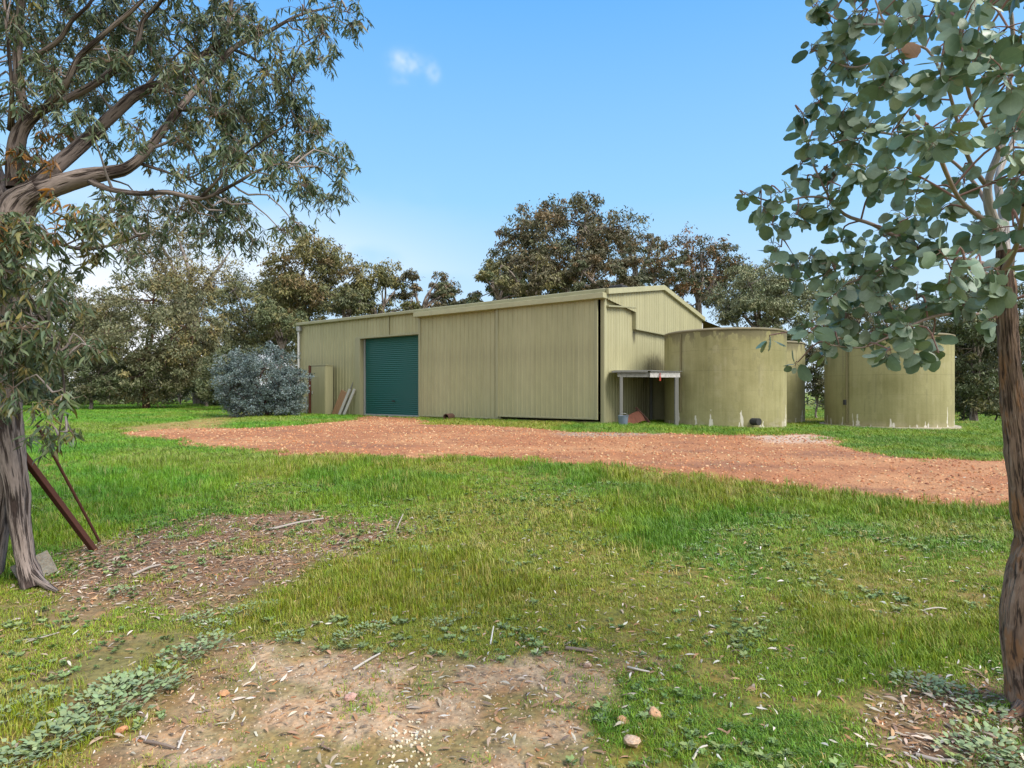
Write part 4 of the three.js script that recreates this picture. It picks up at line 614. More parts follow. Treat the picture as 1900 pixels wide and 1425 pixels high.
// ---------------------------------------------------------------- trees behind the shed
// base px, distance, crown [cx, cy, rx, ry] in photo pixels at that distance, clumps, tones
function bushTree(s) {
  const R = mulberry(s.seed), X = (s.px - 950) / F * s.d, o = V(X, height(X, s.d) - 0.1, -s.d), t = thing(s.name || 'gum_tree', s.label, s.cat || 'tree', [o.x, o.y, o.z], 0, s.group === undefined ? 'trees behind the shed' : s.group || undefined);
  s.leaf *= 0.9; s.leaves *= 1.2; const k = s.d / F, tg = new Geo(), fg = new Geo(), tc = s.bark || [0.44, 0.39, 0.36];
  const [cx, cy, rx, ry] = s.crown, CC = P3(cx, cy, s.d).sub(o), rX = rx * k, rY = ry * k, rZ = (s.deep || 0.85) * rX, clumps = [];
  for (let n = 0; n < s.n; n++) { const e = rdir(R), q = Math.pow(0.12 + 0.88 * R(), 0.42); clumps.push({ p: V(CC.x + e.x * rX * q, CC.y + e.y * rY * q, CC.z + e.z * rZ * q), r: Math.min(rX, rY) * (s.cr || 0.27) * (0.7 + 0.6 * R()), hue: R() }); }
  for (let n = 0; n < (s.skirt || 0); n++) { const an = R() * 6.2832, q = 0.45 + 0.42 * R(); clumps.push({ p: V(CC.x + Math.cos(an) * rX * q, 0.25 + 0.8 * R(), CC.z + Math.sin(an) * rZ * q), r: Math.min(rX, rY) * 0.24, hue: R() }); }
  // trunk and main limbs
  const r0 = s.tr || 0.022 * (CC.y + rY), fork = V(CC.x * 0.35, Math.max(0.6, CC.y - rY * (s.fork || 0.75)), CC.z * 0.3);
  addTube(tg, [V(0, -0.1, 0), V(fork.x * 0.2 + (R() - 0.5) * 0.3, fork.y * 0.45, 0), fork], [r0 * 1.25, r0, r0 * 0.8], 9, tc, 0.15);
  const mains = []; const sorted = clumps.slice().sort((a, b) => b.p.distanceTo(fork) - a.p.distanceTo(fork)), nm = Math.min(s.mains || 6, sorted.length);
  for (let n = 0; n < nm; n++) { const e = sorted[Math.floor(n * sorted.length * 0.6 / nm)].p, m1 = fork.clone().lerp(e, 0.35).add(V((R() - 0.5) * rX * 0.2, rY * 0.10, (R() - 0.5) * rX * 0.2)), m2 = fork.clone().lerp(e, 0.7).add(V((R() - 0.5) * rX * 0.15, rY * 0.06, 0)); addTube(tg, [fork, m1, m2, e], [r0 * 0.6, r0 * 0.42, r0 * 0.25, r0 * 0.1], 6, tc, 0.1); mains.push(fork, m1, m2, e); }
  for (const c of clumps) {
    let b = mains[0], q = 1e9; for (const m of mains) { const dd = m.distanceTo(c.p); if (dd < q) { q = dd; b = m; } }
    if (q > 0.05) addTube(tg, [b, b.clone().lerp(c.p, 0.5).add(rdir(R).multiplyScalar(q * 0.12)), c.p], [r0 * 0.2, r0 * 0.13, r0 * 0.06], 4, mix3(tc, [0.36, 0.32, 0.29], 0.4), 0, null, 2);
    const sub = Math.round(s.sub || 9), m = s.leaves, col = mix3(s.col, s.col2, c.hue < 0.5 ? c.hue * 0.5 : c.hue);
    for (let j = 0; j < sub; j++) {
      const e = rdir(R), S = V(c.p.x + e.x * c.r, c.p.y + e.y * c.r * 0.65, c.p.z + e.z * c.r), sr = c.r * (0.30 + 0.28 * R()), tone = R() < (s.tint || 0.2) ? mix3(col, s.tip || s.col2, 0.7) : col;
      if (R() < 0.5) addTube(tg, [c.p, S], [r0 * 0.06, r0 * 0.03], 3, tc, 0, null, 1);
      for (let l = 0; l < m / sub; l++) {
        const P = V(S.x + gauss(R) * sr, S.y + gauss(R) * sr * 0.75, S.z + gauss(R) * sr), D = V((R() - 0.5) * 1.8, s.up ? (R() - 0.35) * 1.6 : -0.2 - 0.8 * R(), (R() - 0.5) * 1.8).normalize();
        const len = s.leaf * (0.6 + 0.8 * R()); addLeaf(fg, P, D, rdir(R), len, len * (s.ratio || 0.34), vary(tone, R, 0.38), 0);
      }
    }
  }
  part(t, 'trunk', tg.build(), barkM); part(t, 'crown', fg.build(), farLeafM, null, null, 'stuff'); return t;
}
const olive = [0.138, 0.145, 0.055], khaki = [0.195, 0.172, 0.060], dkol = [0.090, 0.106, 0.050], brn = [0.140, 0.122, 0.065], rusty = [0.21, 0.135, 0.062], grn = [0.105, 0.132, 0.058];
const T = [
  { seed: 1, px: 570, d: 38, crown: [568, 520, 92, 94], n: 44, leaves: 420, leaf: 0.24, col: olive, col2: khaki, tip: rusty, tint: 0.22, label: 'tall khaki crowned gum rising behind the left end of the shed roof' },
  { seed: 2, px: 700, d: 40, crown: [700, 552, 66, 62], n: 22, leaves: 380, leaf: 0.24, col: olive, col2: khaki, tip: [0.17, 0.15, 0.03], tint: 0.25, label: 'rounded olive gum behind the shed roof above the roller door' },
  { seed: 3, px: 782, d: 42, crown: [782, 545, 58, 48], n: 22, leaves: 240, leaf: 0.24, col: dkol, col2: brn, tip: rusty, tint: 0.3, label: 'thin crowned gum with rusty tips behind the middle of the shed roof' },
  { seed: 4, px: 1050, d: 37, crown: [1052, 466, 142, 90], n: 84, leaves: 330, leaf: 0.24, col: brn, col2: dkol, tip: rusty, tint: 0.25, cr: 0.26, label: 'largest brown crowned gum towering over the shed roof' },
  { seed: 5, px: 925, d: 35, crown: [925, 528, 66, 42], n: 22, leaves: 360, leaf: 0.22, col: grn, col2: brn, tip: khaki, tint: 0.25, label: 'low bushy gum in front of the largest crown, behind the shed' },
  { seed: 6, px: 1300, d: 39, crown: [1288, 505, 98, 76], n: 44, leaves: 280, leaf: 0.24, col: dkol, col2: brn, tip: [0.22, 0.10, 0.03], tint: 0.35, label: 'open crowned gum with rusty tips behind the gable end' },
  { seed: 7, px: 1400, d: 27, crown: [1428, 560, 88, 80], n: 70, leaves: 420, leaf: 0.15, col: [0.165, 0.195, 0.10], col2: [0.20, 0.215, 0.11], tip: [0.25, 0.245, 0.12], tint: 0.2, cr: 0.24, label: 'dense grey green rounded gum directly behind the tanks' },
  { seed: 8, px: 1585, d: 29, crown: [1585, 565, 80, 78], n: 30, leaves: 330, leaf: 0.16, col: [0.135, 0.16, 0.08], col2: brn, tip: khaki, tint: 0.2, label: 'wispy gum behind the gap between the tanks' },
  { seed: 9, px: 1808, d: 27, crown: [1825, 650, 95, 112], n: 66, leaves: 420, leaf: 0.17, col: dkol, col2: grn, tip: khaki, tint: 0.15, cr: 0.25, fork: 0.6, label: 'dark dense gum beside the tank that stands apart' },
  { seed: 10, px: 1900, d: 30, crown: [1915, 640, 100, 120], n: 40, leaves: 420, leaf: 0.18, col: dkol, col2: olive, tip: khaki, tint: 0.2, label: 'dark gum behind the young round-leaved tree' },
  { seed: 11, px: 272, d: 34, crown: [272, 618, 140, 120], n: 84, leaves: 430, leaf: 0.20, col: [0.135, 0.145, 0.070], col2: [0.175, 0.165, 0.082], tip: [0.25, 0.20, 0.07], tint: 0.2, cr: 0.22, bark: [0.26, 0.13, 0.08], fork: 0.5, label: 'broad bushy tree with red brown trunk on the far lawn' },
  { seed: 12, px: 370, d: 46, crown: [345, 485, 108, 112], n: 46, leaves: 300, leaf: 0.26, col: khaki, col2: brn, tip: [0.17, 0.12, 0.04], tint: 0.2, bark: [0.46, 0.43, 0.42], label: 'tall pale limbed gum behind the broad bushy tree' },
  { seed: 13, px: 470, d: 42, crown: [480, 590, 86, 82], n: 54, leaves: 300, leaf: 0.24, col: dkol, col2: olive, tip: khaki, tint: 0.25, bark: [0.46, 0.43, 0.42], label: 'pale limbed gum above the blue grey bush' },
  { seed: 14, px: 95, d: 40, crown: [95, 610, 105, 110], n: 56, leaves: 360, leaf: 0.24, col: dkol, col2: olive, tip: khaki, tint: 0.2, label: 'dark gum on the far lawn beyond the big tree trunk' },
  { seed: 15, px: 165, d: 32, crown: [170, 690, 70, 55], n: 30, leaves: 340, leaf: 0.16, col: dkol, col2: grn, tip: brn, tint: 0.25, label: 'low dark understorey tree left of the broad bushy tree', up: true },
  { seed: 16, px: 385, d: 38, crown: [392, 690, 62, 58], n: 30, leaves: 340, leaf: 0.18, col: dkol, col2: grn, tip: olive, tint: 0.25, label: 'low dark tree filling the gap beside the blue grey bush', up: true },
  { seed: 17, px: 525, d: 33, crown: [520, 610, 60, 56], n: 24, leaves: 340, leaf: 0.18, col: grn, col2: olive, tip: khaki, tint: 0.25, label: 'green gum crown just above the corner of the shed' },
  { seed: 18, px: 20, d: 30, crown: [10, 640, 80, 110], n: 34, leaves: 340, leaf: 0.18, col: dkol, col2: olive, tip: brn, tint: 0.2, label: 'dark gum on the lawn straight behind the big tree trunk' },
  { seed: 19, px: 1690, d: 33, crown: [1690, 610, 70, 75], n: 26, leaves: 320, leaf: 0.18, col: grn, col2: brn, tip: khaki, tint: 0.2, label: 'brownish gum behind the tank that stands apart' },
  { seed: 20, px: 1180, d: 44, crown: [1190, 490, 50, 60], n: 18, leaves: 200, leaf: 0.26, col: brn, col2: dkol, tip: rusty, tint: 0.25, label: 'thin brown gum crown between the largest gum and the gable' },
  { seed: 21, px: 985, d: 33, crown: [988, 518, 78, 44], n: 30, leaves: 330, leaf: 0.2, col: brn, col2: olive, tip: khaki, tint: 0.2, label: 'low brown gum crown filling in under the largest gum, towards the sliding doors' },
  { seed: 22, px: 1120, d: 33, crown: [1122, 512, 84, 46], n: 32, leaves: 330, leaf: 0.2, col: brn, col2: dkol, tip: rusty, tint: 0.2, label: 'low brown gum crown filling in under the largest gum, towards the gable' },
  { seed: 23, px: 640, d: 36, crown: [640, 572, 60, 40], n: 22, leaves: 330, leaf: 0.2, col: olive, col2: dkol, tip: khaki, tint: 0.2, label: 'low olive gum crown just above the shed roof left of the roller door' },
  { seed: 24, px: 845, d: 40, crown: [850, 548, 40, 30], n: 14, leaves: 300, leaf: 0.2, col: brn, col2: grn, tip: rusty, tint: 0.25, label: 'small low gum crown in the dip of the tree line behind the roof' },
  { seed: 25, px: 440, d: 31, crown: [430, 700, 60, 60], n: 26, leaves: 330, leaf: 0.17, col: dkol, col2: grn, tip: olive, tint: 0.2, label: 'dark green low tree right behind the blue grey bush', up: true },
  ...[[45, 42, 60], [128, 44, 62], [205, 43, 58], [335, 44, 60], [415, 42, 52]].map(([px, dd, w], k) => ({ seed: 40 + k, name: 'shrub', cat: 'shrub', group: 'dark shrubs along the far edge of the lawn', px, d: dd, crown: [px, 722, w, 36], n: 22, leaves: 260, leaf: 0.22, cr: 0.4, col: dkol, col2: k % 2 ? brn : grn, tip: olive, tint: 0.2, up: true, fork: 0.95, tr: 0.06, label: 'dark low shrub under the trees at the far edge of the lawn' })),
  { seed: 60, name: 'shrub', cat: 'shrub', group: '', px: 1517, d: 27.5, crown: [1517, 690, 34, 66], n: 24, leaves: 260, leaf: 0.14, cr: 0.4, col: dkol, col2: brn, tip: grn, tint: 0.2, up: true, fork: 0.9, tr: 0.05, label: 'dark tall shrub seen through the gap between the tanks' },
  ...[[1788, 31, 46], [1850, 33, 52], [1915, 31, 50]].map(([px, dd, w], k) => ({ seed: 50 + k, name: 'shrub', cat: 'shrub', group: 'dark shrubs beyond the tanks', px, d: dd, crown: [px, 742, w, 42], n: 24, leaves: 260, leaf: 0.18, cr: 0.4, col: dkol, col2: grn, tip: brn, tint: 0.2, up: true, fork: 0.95, tr: 0.05, label: 'dark low shrub under the trees beyond the tanks' })),
];
T.forEach(bushTree);
// blue grey bush by the shed corner
bushTree({ seed: 31, name: 'silver_bush', cat: 'bush', group: '', px: 490, d: 23.6, crown: [487, 706, 78, 64], n: 104, skirt: 34, leaves: 290, sub: 10, leaf: 0.085, ratio: 0.42, col: [0.085, 0.125, 0.115], col2: [0.130, 0.175, 0.170], tip: [0.22, 0.27, 0.275], tint: 0.3, cr: 0.24, deep: 0.9, fork: 0.95, mains: 9, tr: 0.07, bark: [0.15, 0.07, 0.05], up: true, label: 'large round blue grey bush beside the left corner of the shed' });
// far woodland: one mass beyond the lawn
{
  const R = mulberry(90), fg = new Geo(), tg = new Geo();
  for (let k = 0; k < 150; k++) {
    const a = lerp(-0.95, 1.05, R()), d = lerp(52, 95, R()), X = Math.tan(a * 0.9) * d, y0 = height(X, d), h = lerp(4.5, 8.5, R()) * (Math.abs(a - 0.25) < 0.35 ? 0.75 : 1), col = mix3(dkol, R() < 0.5 ? olive : brn, R());
    addTube(tg, [V(X, y0 - 0.2, -d), V(X + (R() - 0.5), y0 + h * 0.5, -d), V(X + (R() - 0.5) * 2, y0 + h * 0.85, -d)], [0.18, 0.13, 0.05], 5, [0.24, 0.21, 0.19], 0, null, 2);
    for (let c = 0; c < 9; c++) { const C = V(X + gauss(R) * 2.2, y0 + h * lerp(0.25, 1, R()), -d + gauss(R) * 2), r = lerp(0.7, 1.3, R()); for (let l = 0; l < 42; l++) { const P = V(C.x + gauss(R) * r, C.y + gauss(R) * r * 0.7, C.z + gauss(R) * r), ln = lerp(0.3, 0.6, R()); addLeaf(fg, P, rdir(R), rdir(R), ln, ln * 0.5, vary(col, R, 0.5), 0); } }
    for (let c = 0; c < 150; c++) { const P = V(X + gauss(R) * 3.6, y0 + R() * R() * 3.2, -d + gauss(R) * 2), ln = lerp(0.3, 0.6, R()); addLeaf(fg, P, rdir(R), rdir(R), ln, ln * 0.5, vary(dkol, R, 0.5), 0); }
  }
  const w = new THREE.Group(); part(w, 'trunks', tg.build(), twigM, null, null, 'stuff'); part(w, 'foliage', fg.build(), farLeafM, null, null, 'stuff'); top(w, 'distant_woodland', 'dark distant woodland beyond the lawn and the shed', 'woodland', null, 'stuff');
}

// ---------------------------------------------------------------- grass
const blocked = (X, d) => { // under the shed, the tanks
  const dx = X - 2.74, dz = d - 18, x = dx * 0.807 - dz * 0.591, z = -(dx * 0.591 + dz * 0.807); if (x > -15.1 && x < 0.02 && z < -0.04 && z > -8.45) return true;
  return Math.hypot(X - 6.63, d - 18.87) < 1.83 || Math.hypot(X - 8.75, d - 22.1) < 1.83 || Math.hypot(X - 12.24, d - 19.7) < 2.12;
};
function tuft(R, n, h, w, spread) {
  const g = new Geo();
  for (let k = 0; k < n; k++) {
    const a = R() * 6.2832, r = spread * Math.sqrt(R()), x = Math.cos(a) * r, z = Math.sin(a) * r, b = R() * 6.2832, lean = (0.15 + 0.75 * R()), hh = h * (0.55 + 0.6 * R()), ox = Math.cos(b), oz = Math.sin(b), px = -oz, pz = ox, c = vary([1, 1, 1], R, 0.5), ww = w * (0.7 + 0.6 * R());
    const m = [x + ox * hh * lean * 0.25, hh * 0.55, z + oz * hh * lean * 0.25], e = [x + ox * hh * lean * 0.85, hh * (1 - 0.25 * lean), z + oz * hh * lean * 0.85], N = [ox * 0.3, 0.6, oz * 0.3], o = g.p.length / 3;
    g.v(x - px * ww / 2, -0.008, z - pz * ww / 2, ...N, c); g.v(x + px * ww / 2, -0.008, z + pz * ww / 2, ...N, c); g.v(m[0] - px * ww * 0.42, m[1], m[2] - pz * ww * 0.42, ...N, c); g.v(m[0] + px * ww * 0.42, m[1], m[2] + pz * ww * 0.42, ...N, c); g.v(...e, ...N, c);
    g.i.push(o, o + 1, o + 2, o + 1, o + 3, o + 2, o + 2, o + 3, o + 4);
  }
  const b = g.build(); b.computeVertexNormals(); return b;
}
function rosette(R, n, r, ratio = 0.8) { // low broad-leaved weed
  const g = new Geo(); for (let k = 0; k < n; k++) { const a = R() * 6.2832, q = R(), D = V(Math.cos(a), 0.1 + 0.6 * q, Math.sin(a)).normalize(), P = V(Math.cos(a) * r * 0.5 * R(), 0.008 + 0.03 * R(), Math.sin(a) * r * 0.5 * R()); addLeaf(g, P, D, V(0, 1, 0).add(rdir(R).multiplyScalar(0.5)), r * (0.5 + 0.6 * R()), r * ratio * (0.5 + 0.4 * R()), vary([1, 1, 1], R, 0.35), 1); } return g.build();
}
const grassM = mat(1, 1, 1, { vertexColors: true, roughness: 0.6, transmission: 0.18, thickness: 0 });
{
  const R = mulberry(1234), kinds = [tuft(R, 14, 0.036, 0.0038, 0.045), tuft(R, 14, 0.062, 0.0042, 0.06), tuft(R, 18, 0.100, 0.0055, 0.095), tuft(R, 16, 0.050, 0.0032, 0.05)], lists = kinds.map(() => []);
  const q4 = new THREE.Quaternion(), up = V(0, 1, 0), M4 = new THREE.Matrix4(), strips = [];
  for (let d = 1.6; d < 60; d *= 1.06) strips.push([d, d * 1.06]);
  for (const [a, b] of strips) {
    const half = b * 0.90 + 1.6, area = 2 * half * (b - a), dens = 2100 * Math.pow(3 / Math.max(a, 3), 1.75), n = Math.round(area * dens);
    for (let k = 0; k < n; k++) {
      const d = lerp(a, b, R()), X = lerp(-half, half, R()); if (blocked(X, d)) continue;
      const li = litterAt(X, d), sa = sandAt(X, d), ro = rootAt(X, d), dr = driveAt(X, d), tr = trackAt(X, d), { n: n1, m } = grassTone(X, d), patch = fbm(X * 2.6 + 60, d * 2.6, 3);
      let keep = 1; const near = smooth(7.5, 4.0, d);
      keep *= lerp(1, smooth(0.30, 0.54, patch + 0.06), near * 0.88);
      keep *= lerp(1, 0.05 + 0.30 * smooth(0.52, 0.62, patch), smooth(-0.12, 0.12, li)); keep *= lerp(1, 0.008 + 0.10 * smooth(0.60, 0.66, patch), smooth(-0.15, 0.1, sa)); keep *= lerp(1, 0.10 + 0.3 * smooth(0.52, 0.6, patch), smooth(-0.2, 0.15, ro)); keep *= smooth(0.30, -0.22, dr + 0.9 * (0.5 - patch)); keep *= lerp(1, 0.10, smooth(-0.3, 0.4, tr)); keep *= lerp(1, 0.14 + 0.75 * smooth(0.46, 0.58, patch), smooth(-0.2, 0.25, thinAt(X, d)));
      if (R() > keep) continue;
      const edge = Math.max(smooth(-0.5, 0.1, li), smooth(-0.5, 0.1, sa), smooth(-0.5, 0.1, ro)), tall = smooth(0.40, 0.6, fbm(X * 0.8 + 90, d * 0.8 + 9, 3)) * (1 - edge);
      const mid = smooth(4.5, 7, d), kind = d > 11 ? 2 : R() < 0.22 + 0.1 * near ? 3 : (R() < lerp(0.15 + 0.55 * tall, 0.85, mid) ? (R() < 0.3 * mid ? 2 : 1) : 0);
      const green = [0.125, 0.270, 0.006], lime = [0.215, 0.335, 0.006], dry = [0.44, 0.35, 0.10], ol = [0.245, 0.300, 0.009];
      let c = mix3(mix3(green, lime, smooth(0.35, 0.65, m)), ol, smooth(0.48, 0.66, n1)); if (R() < 0.06 + 0.20 * smooth(0.48, 0.66, n1) + 0.6 * smooth(-0.3, 0.5, tr)) c = mix3(c, dry, 0.75); c = vary(c, R, 0.45);
      const left = smooth(-2, -6, X) * smooth(6, 9, d); c = mix3(c, [c[0] * 0.8, c[1] * 1.05, c[2]], left);
      const s = (0.7 + 0.6 * R()) * (1 + 0.018 * d) * (kind === 3 ? 0.9 : 1), hs = s * (d > 11 ? (tr > -0.2 ? 0.4 : dr > -0.8 ? 0.6 : 0.75) : lerp(0.6, 1.35, tall));
      q4.setFromAxisAngle(up, R() * 6.2832); lists[kind].push({ m: M4.compose(V(X, height(X, d) - 0.004, -d), q4, V(s, hs, s)).toArray(), c });
    }
  }
  lists.forEach((l, k) => { const im = new THREE.InstancedMesh(kinds[k], grassM, l.length), col = new THREE.Color(); l.forEach((e, i) => { M4.fromArray(e.m); im.setMatrixAt(i, M4); im.setColorAt(i, col.setRGB(...e.c)); }); top(im, ['short_grass', 'meadow_grass', 'long_grass', 'fine_grass'][k], ['short green grass covering the near lawn', 'medium green grass of the lawn before the drive', 'longer grass of the lawn around the drive and shed', 'fine thin grass mixed through the lawn'][k], 'grass', null, 'stuff'); console.log('grass', k, l.length); });
}

// ---------------------------------------------------------------- weeds, litter, gravel
function scatter(name, label, cat, geo, material, n, seed, place) {
  const R = mulberry(seed), im = new THREE.InstancedMesh(geo, material, n), M4 = new THREE.Matrix4(), q = new THREE.Quaternion(), e = new THREE.Euler(), col = new THREE.Color(); let k = 0;
  for (let tries = 0; tries < n * 30 && k < n; tries++) { const r = place(R); if (!r) continue; const [X, d, up, s, c, tilt] = r; e.set((R() - 0.5) * tilt, R() * 6.2832, (R() - 0.5) * tilt); q.setFromEuler(e); M4.compose(V(X, height(X, d) + up, -d), q, Array.isArray(s) ? V(...s) : V(s, s, s)); im.setMatrixAt(k, M4); im.setColorAt(k, col.setRGB(...c)); k++; }
  im.count = k; return top(im, name, label, cat, null, 'stuff');
}
const wedge = (R, d0, d1) => { const d = Math.sqrt(lerp(d0 * d0, d1 * d1, R())), h = d * 0.88 + 0.8; return [lerp(-h, h, R()), d]; };
const litterLeaf = (() => { const g = new Geo(); addLeaf(g, V(0, 0.004, -0.5), V(0, 0, 1), V(0, 1, 0), 1, 0.24, [1, 1, 1], 1); return g.build(); })();
const barkChip = (() => { const b = new THREE.BoxGeometry(0.35, 0.06, 1, 2, 1, 4), p = b.attributes.position, R = mulberry(3); for (let i = 0; i < p.count; i++) p.setXYZ(i, p.getX(i) * (0.7 + 0.5 * hash(Math.round(p.getZ(i) * 9), 3)), p.getY(i) + 0.10 * Math.sin(p.getZ(i) * 3), p.getZ(i)); b.computeVertexNormals(); return b; })();
function pebble(seed) { const g = new THREE.IcosahedronGeometry(0.5, 1), p = g.attributes.position, R = mulberry(seed), s = [1, 0.55 + 0.3 * R(), 0.7 + 0.3 * R()]; for (let i = 0; i < p.count; i++) { const x = p.getX(i), y = p.getY(i), z = p.getZ(i), k = 0.85 + 0.35 * hash(Math.round(x * 50) + seed * 71, Math.round(y * 50) * 131 + Math.round(z * 50)); p.setXYZ(i, x * k * s[0], y * k * s[1], z * k * s[2]); } g.computeVertexNormals(); return g; }
const dryM = mat(1, 1, 1, { roughness: 1.0 });
const tones = [[0.40, 0.31, 0.23], [0.50, 0.43, 0.35], [0.28, 0.17, 0.10], [0.36, 0.20, 0.10], [0.20, 0.13, 0.09], [0.46, 0.28, 0.16]];
scatter('leaf_litter', 'dry fallen gum leaves strewn over the bare earth and lawn', 'leaf litter', litterLeaf, dryM, 9500, 61, R => { const [X, d] = wedge(R, 2, 9.5); const k = Math.max(smooth(-0.25, 0.1, litterAt(X, d)) * 0.6, smooth(-0.2, 0.2, rootAt(X, d)) * 0.95, smooth(-0.4, 0.1, sandAt(X, d)) * 0.22, 0.085); if (R() > k) return null; return [X, d, 0.004 + 0.010 * R(), 0.025 + 0.055 * R(), vary(tones[Math.floor(R() * 6)], R, 0.4), 0.7]; });
scatter('bark_litter', 'small bark flakes and chips on the bare earth', 'bark flakes', barkChip, dryM, 6800, 62, R => { const [X, d] = wedge(R, 2, 9.5); const k = Math.max(smooth(-0.25, 0.1, litterAt(X, d)) * 0.65, smooth(-0.2, 0.2, rootAt(X, d)) * 0.9, smooth(-0.4, 0.1, sandAt(X, d)) * 0.34, 0.06); if (R() > k) return null; const s = 0.012 + 0.035 * R() * R(); return [X, d, 0.004, [s * 0.8, s * 0.6, s * (0.8 + R())], vary(R() < 0.3 ? [0.40, 0.17, 0.07] : tones[Math.floor(R() * 6)], R, 0.4), 0.5]; });
scatter('pale_litter', 'grey white bark strips and leaves scattered on the near lawn', 'bark strips', litterLeaf, dryM, 950, 63, R => { const [X, d] = wedge(R, 2, 6); const k = Math.max(smooth(-0.9, 0.2, sandAt(X, d)) * (X > -0.2 ? 0.7 : 0.22), smooth(-0.6, 0.2, rootAt(X, d)), X > 0 ? 0.3 : 0.10); if (R() > k) return null; return [X, d, 0.012 + 0.015 * R(), 0.025 + 0.055 * R() * R(), vary(R() < 0.6 ? [0.62, 0.57, 0.50] : [0.46, 0.40, 0.33], R, 0.3), 1.2]; });
scatter('soil_grit', 'fine grit and crumbs of soil on the bare patches', 'grit', pebble(5), dryM, 11000, 64, R => { const [X, d] = wedge(R, 2, 7); const k = Math.max(smooth(-0.2, 0.1, sandAt(X, d)), smooth(-0.2, 0.1, litterAt(X, d)) * 0.5, smooth(-0.2, 0.1, rootAt(X, d)) * 0.5); if (R() > k) return null; return [X, d, 0.0, 0.004 + 0.012 * R() * R(), vary([[0.48, 0.34, 0.23], [0.55, 0.45, 0.34], [0.36, 0.22, 0.13], [0.42, 0.25, 0.13]][Math.floor(R() * 4)], R, 0.35), 3]; });
for (const s of [0, 1, 2]) scatter('loose_gravel', ['small', 'mid sized', 'larger pale'][s] + ' loose red gravel stones on the driveway', 'gravel', pebble(20 + s), dryM, [14000, 11000, 5200][s], 70 + s, R => { const d = Math.sqrt(lerp(49, 600, R())), h = d * 0.88 + 1, X = lerp(-h, h, R()); if (driveAt(X, d) < -0.05 || R() > 16 / d || blocked(X, d)) return null; return [X, d, 0.010, [0.014, 0.028, 0.048][s] * (0.6 + 0.8 * R()), vary([[0.42, 0.18, 0.08], [0.48, 0.24, 0.12], [0.54, 0.36, 0.20], [0.27, 0.11, 0.06], [0.36, 0.15, 0.07]][Math.floor(R() * 5)], R, 0.4), 3]; });
scatter('pebble_pile', 'small heap of cream pebbles on the sandy patch', 'pebbles', pebble(40), dryM, 90, 75, R => { const a = R() * 6.28, r = 0.13 * Math.sqrt(R()), [gx, gd] = G2(R() < 0.7 ? 760 : 750, R() < 0.7 ? 1368 : 1405); return [gx + Math.cos(a) * r * 0.8, gd + Math.sin(a) * r, 0.004, 0.007 + 0.010 * R(), vary([0.66, 0.58, 0.42], R, 0.3), 3]; });
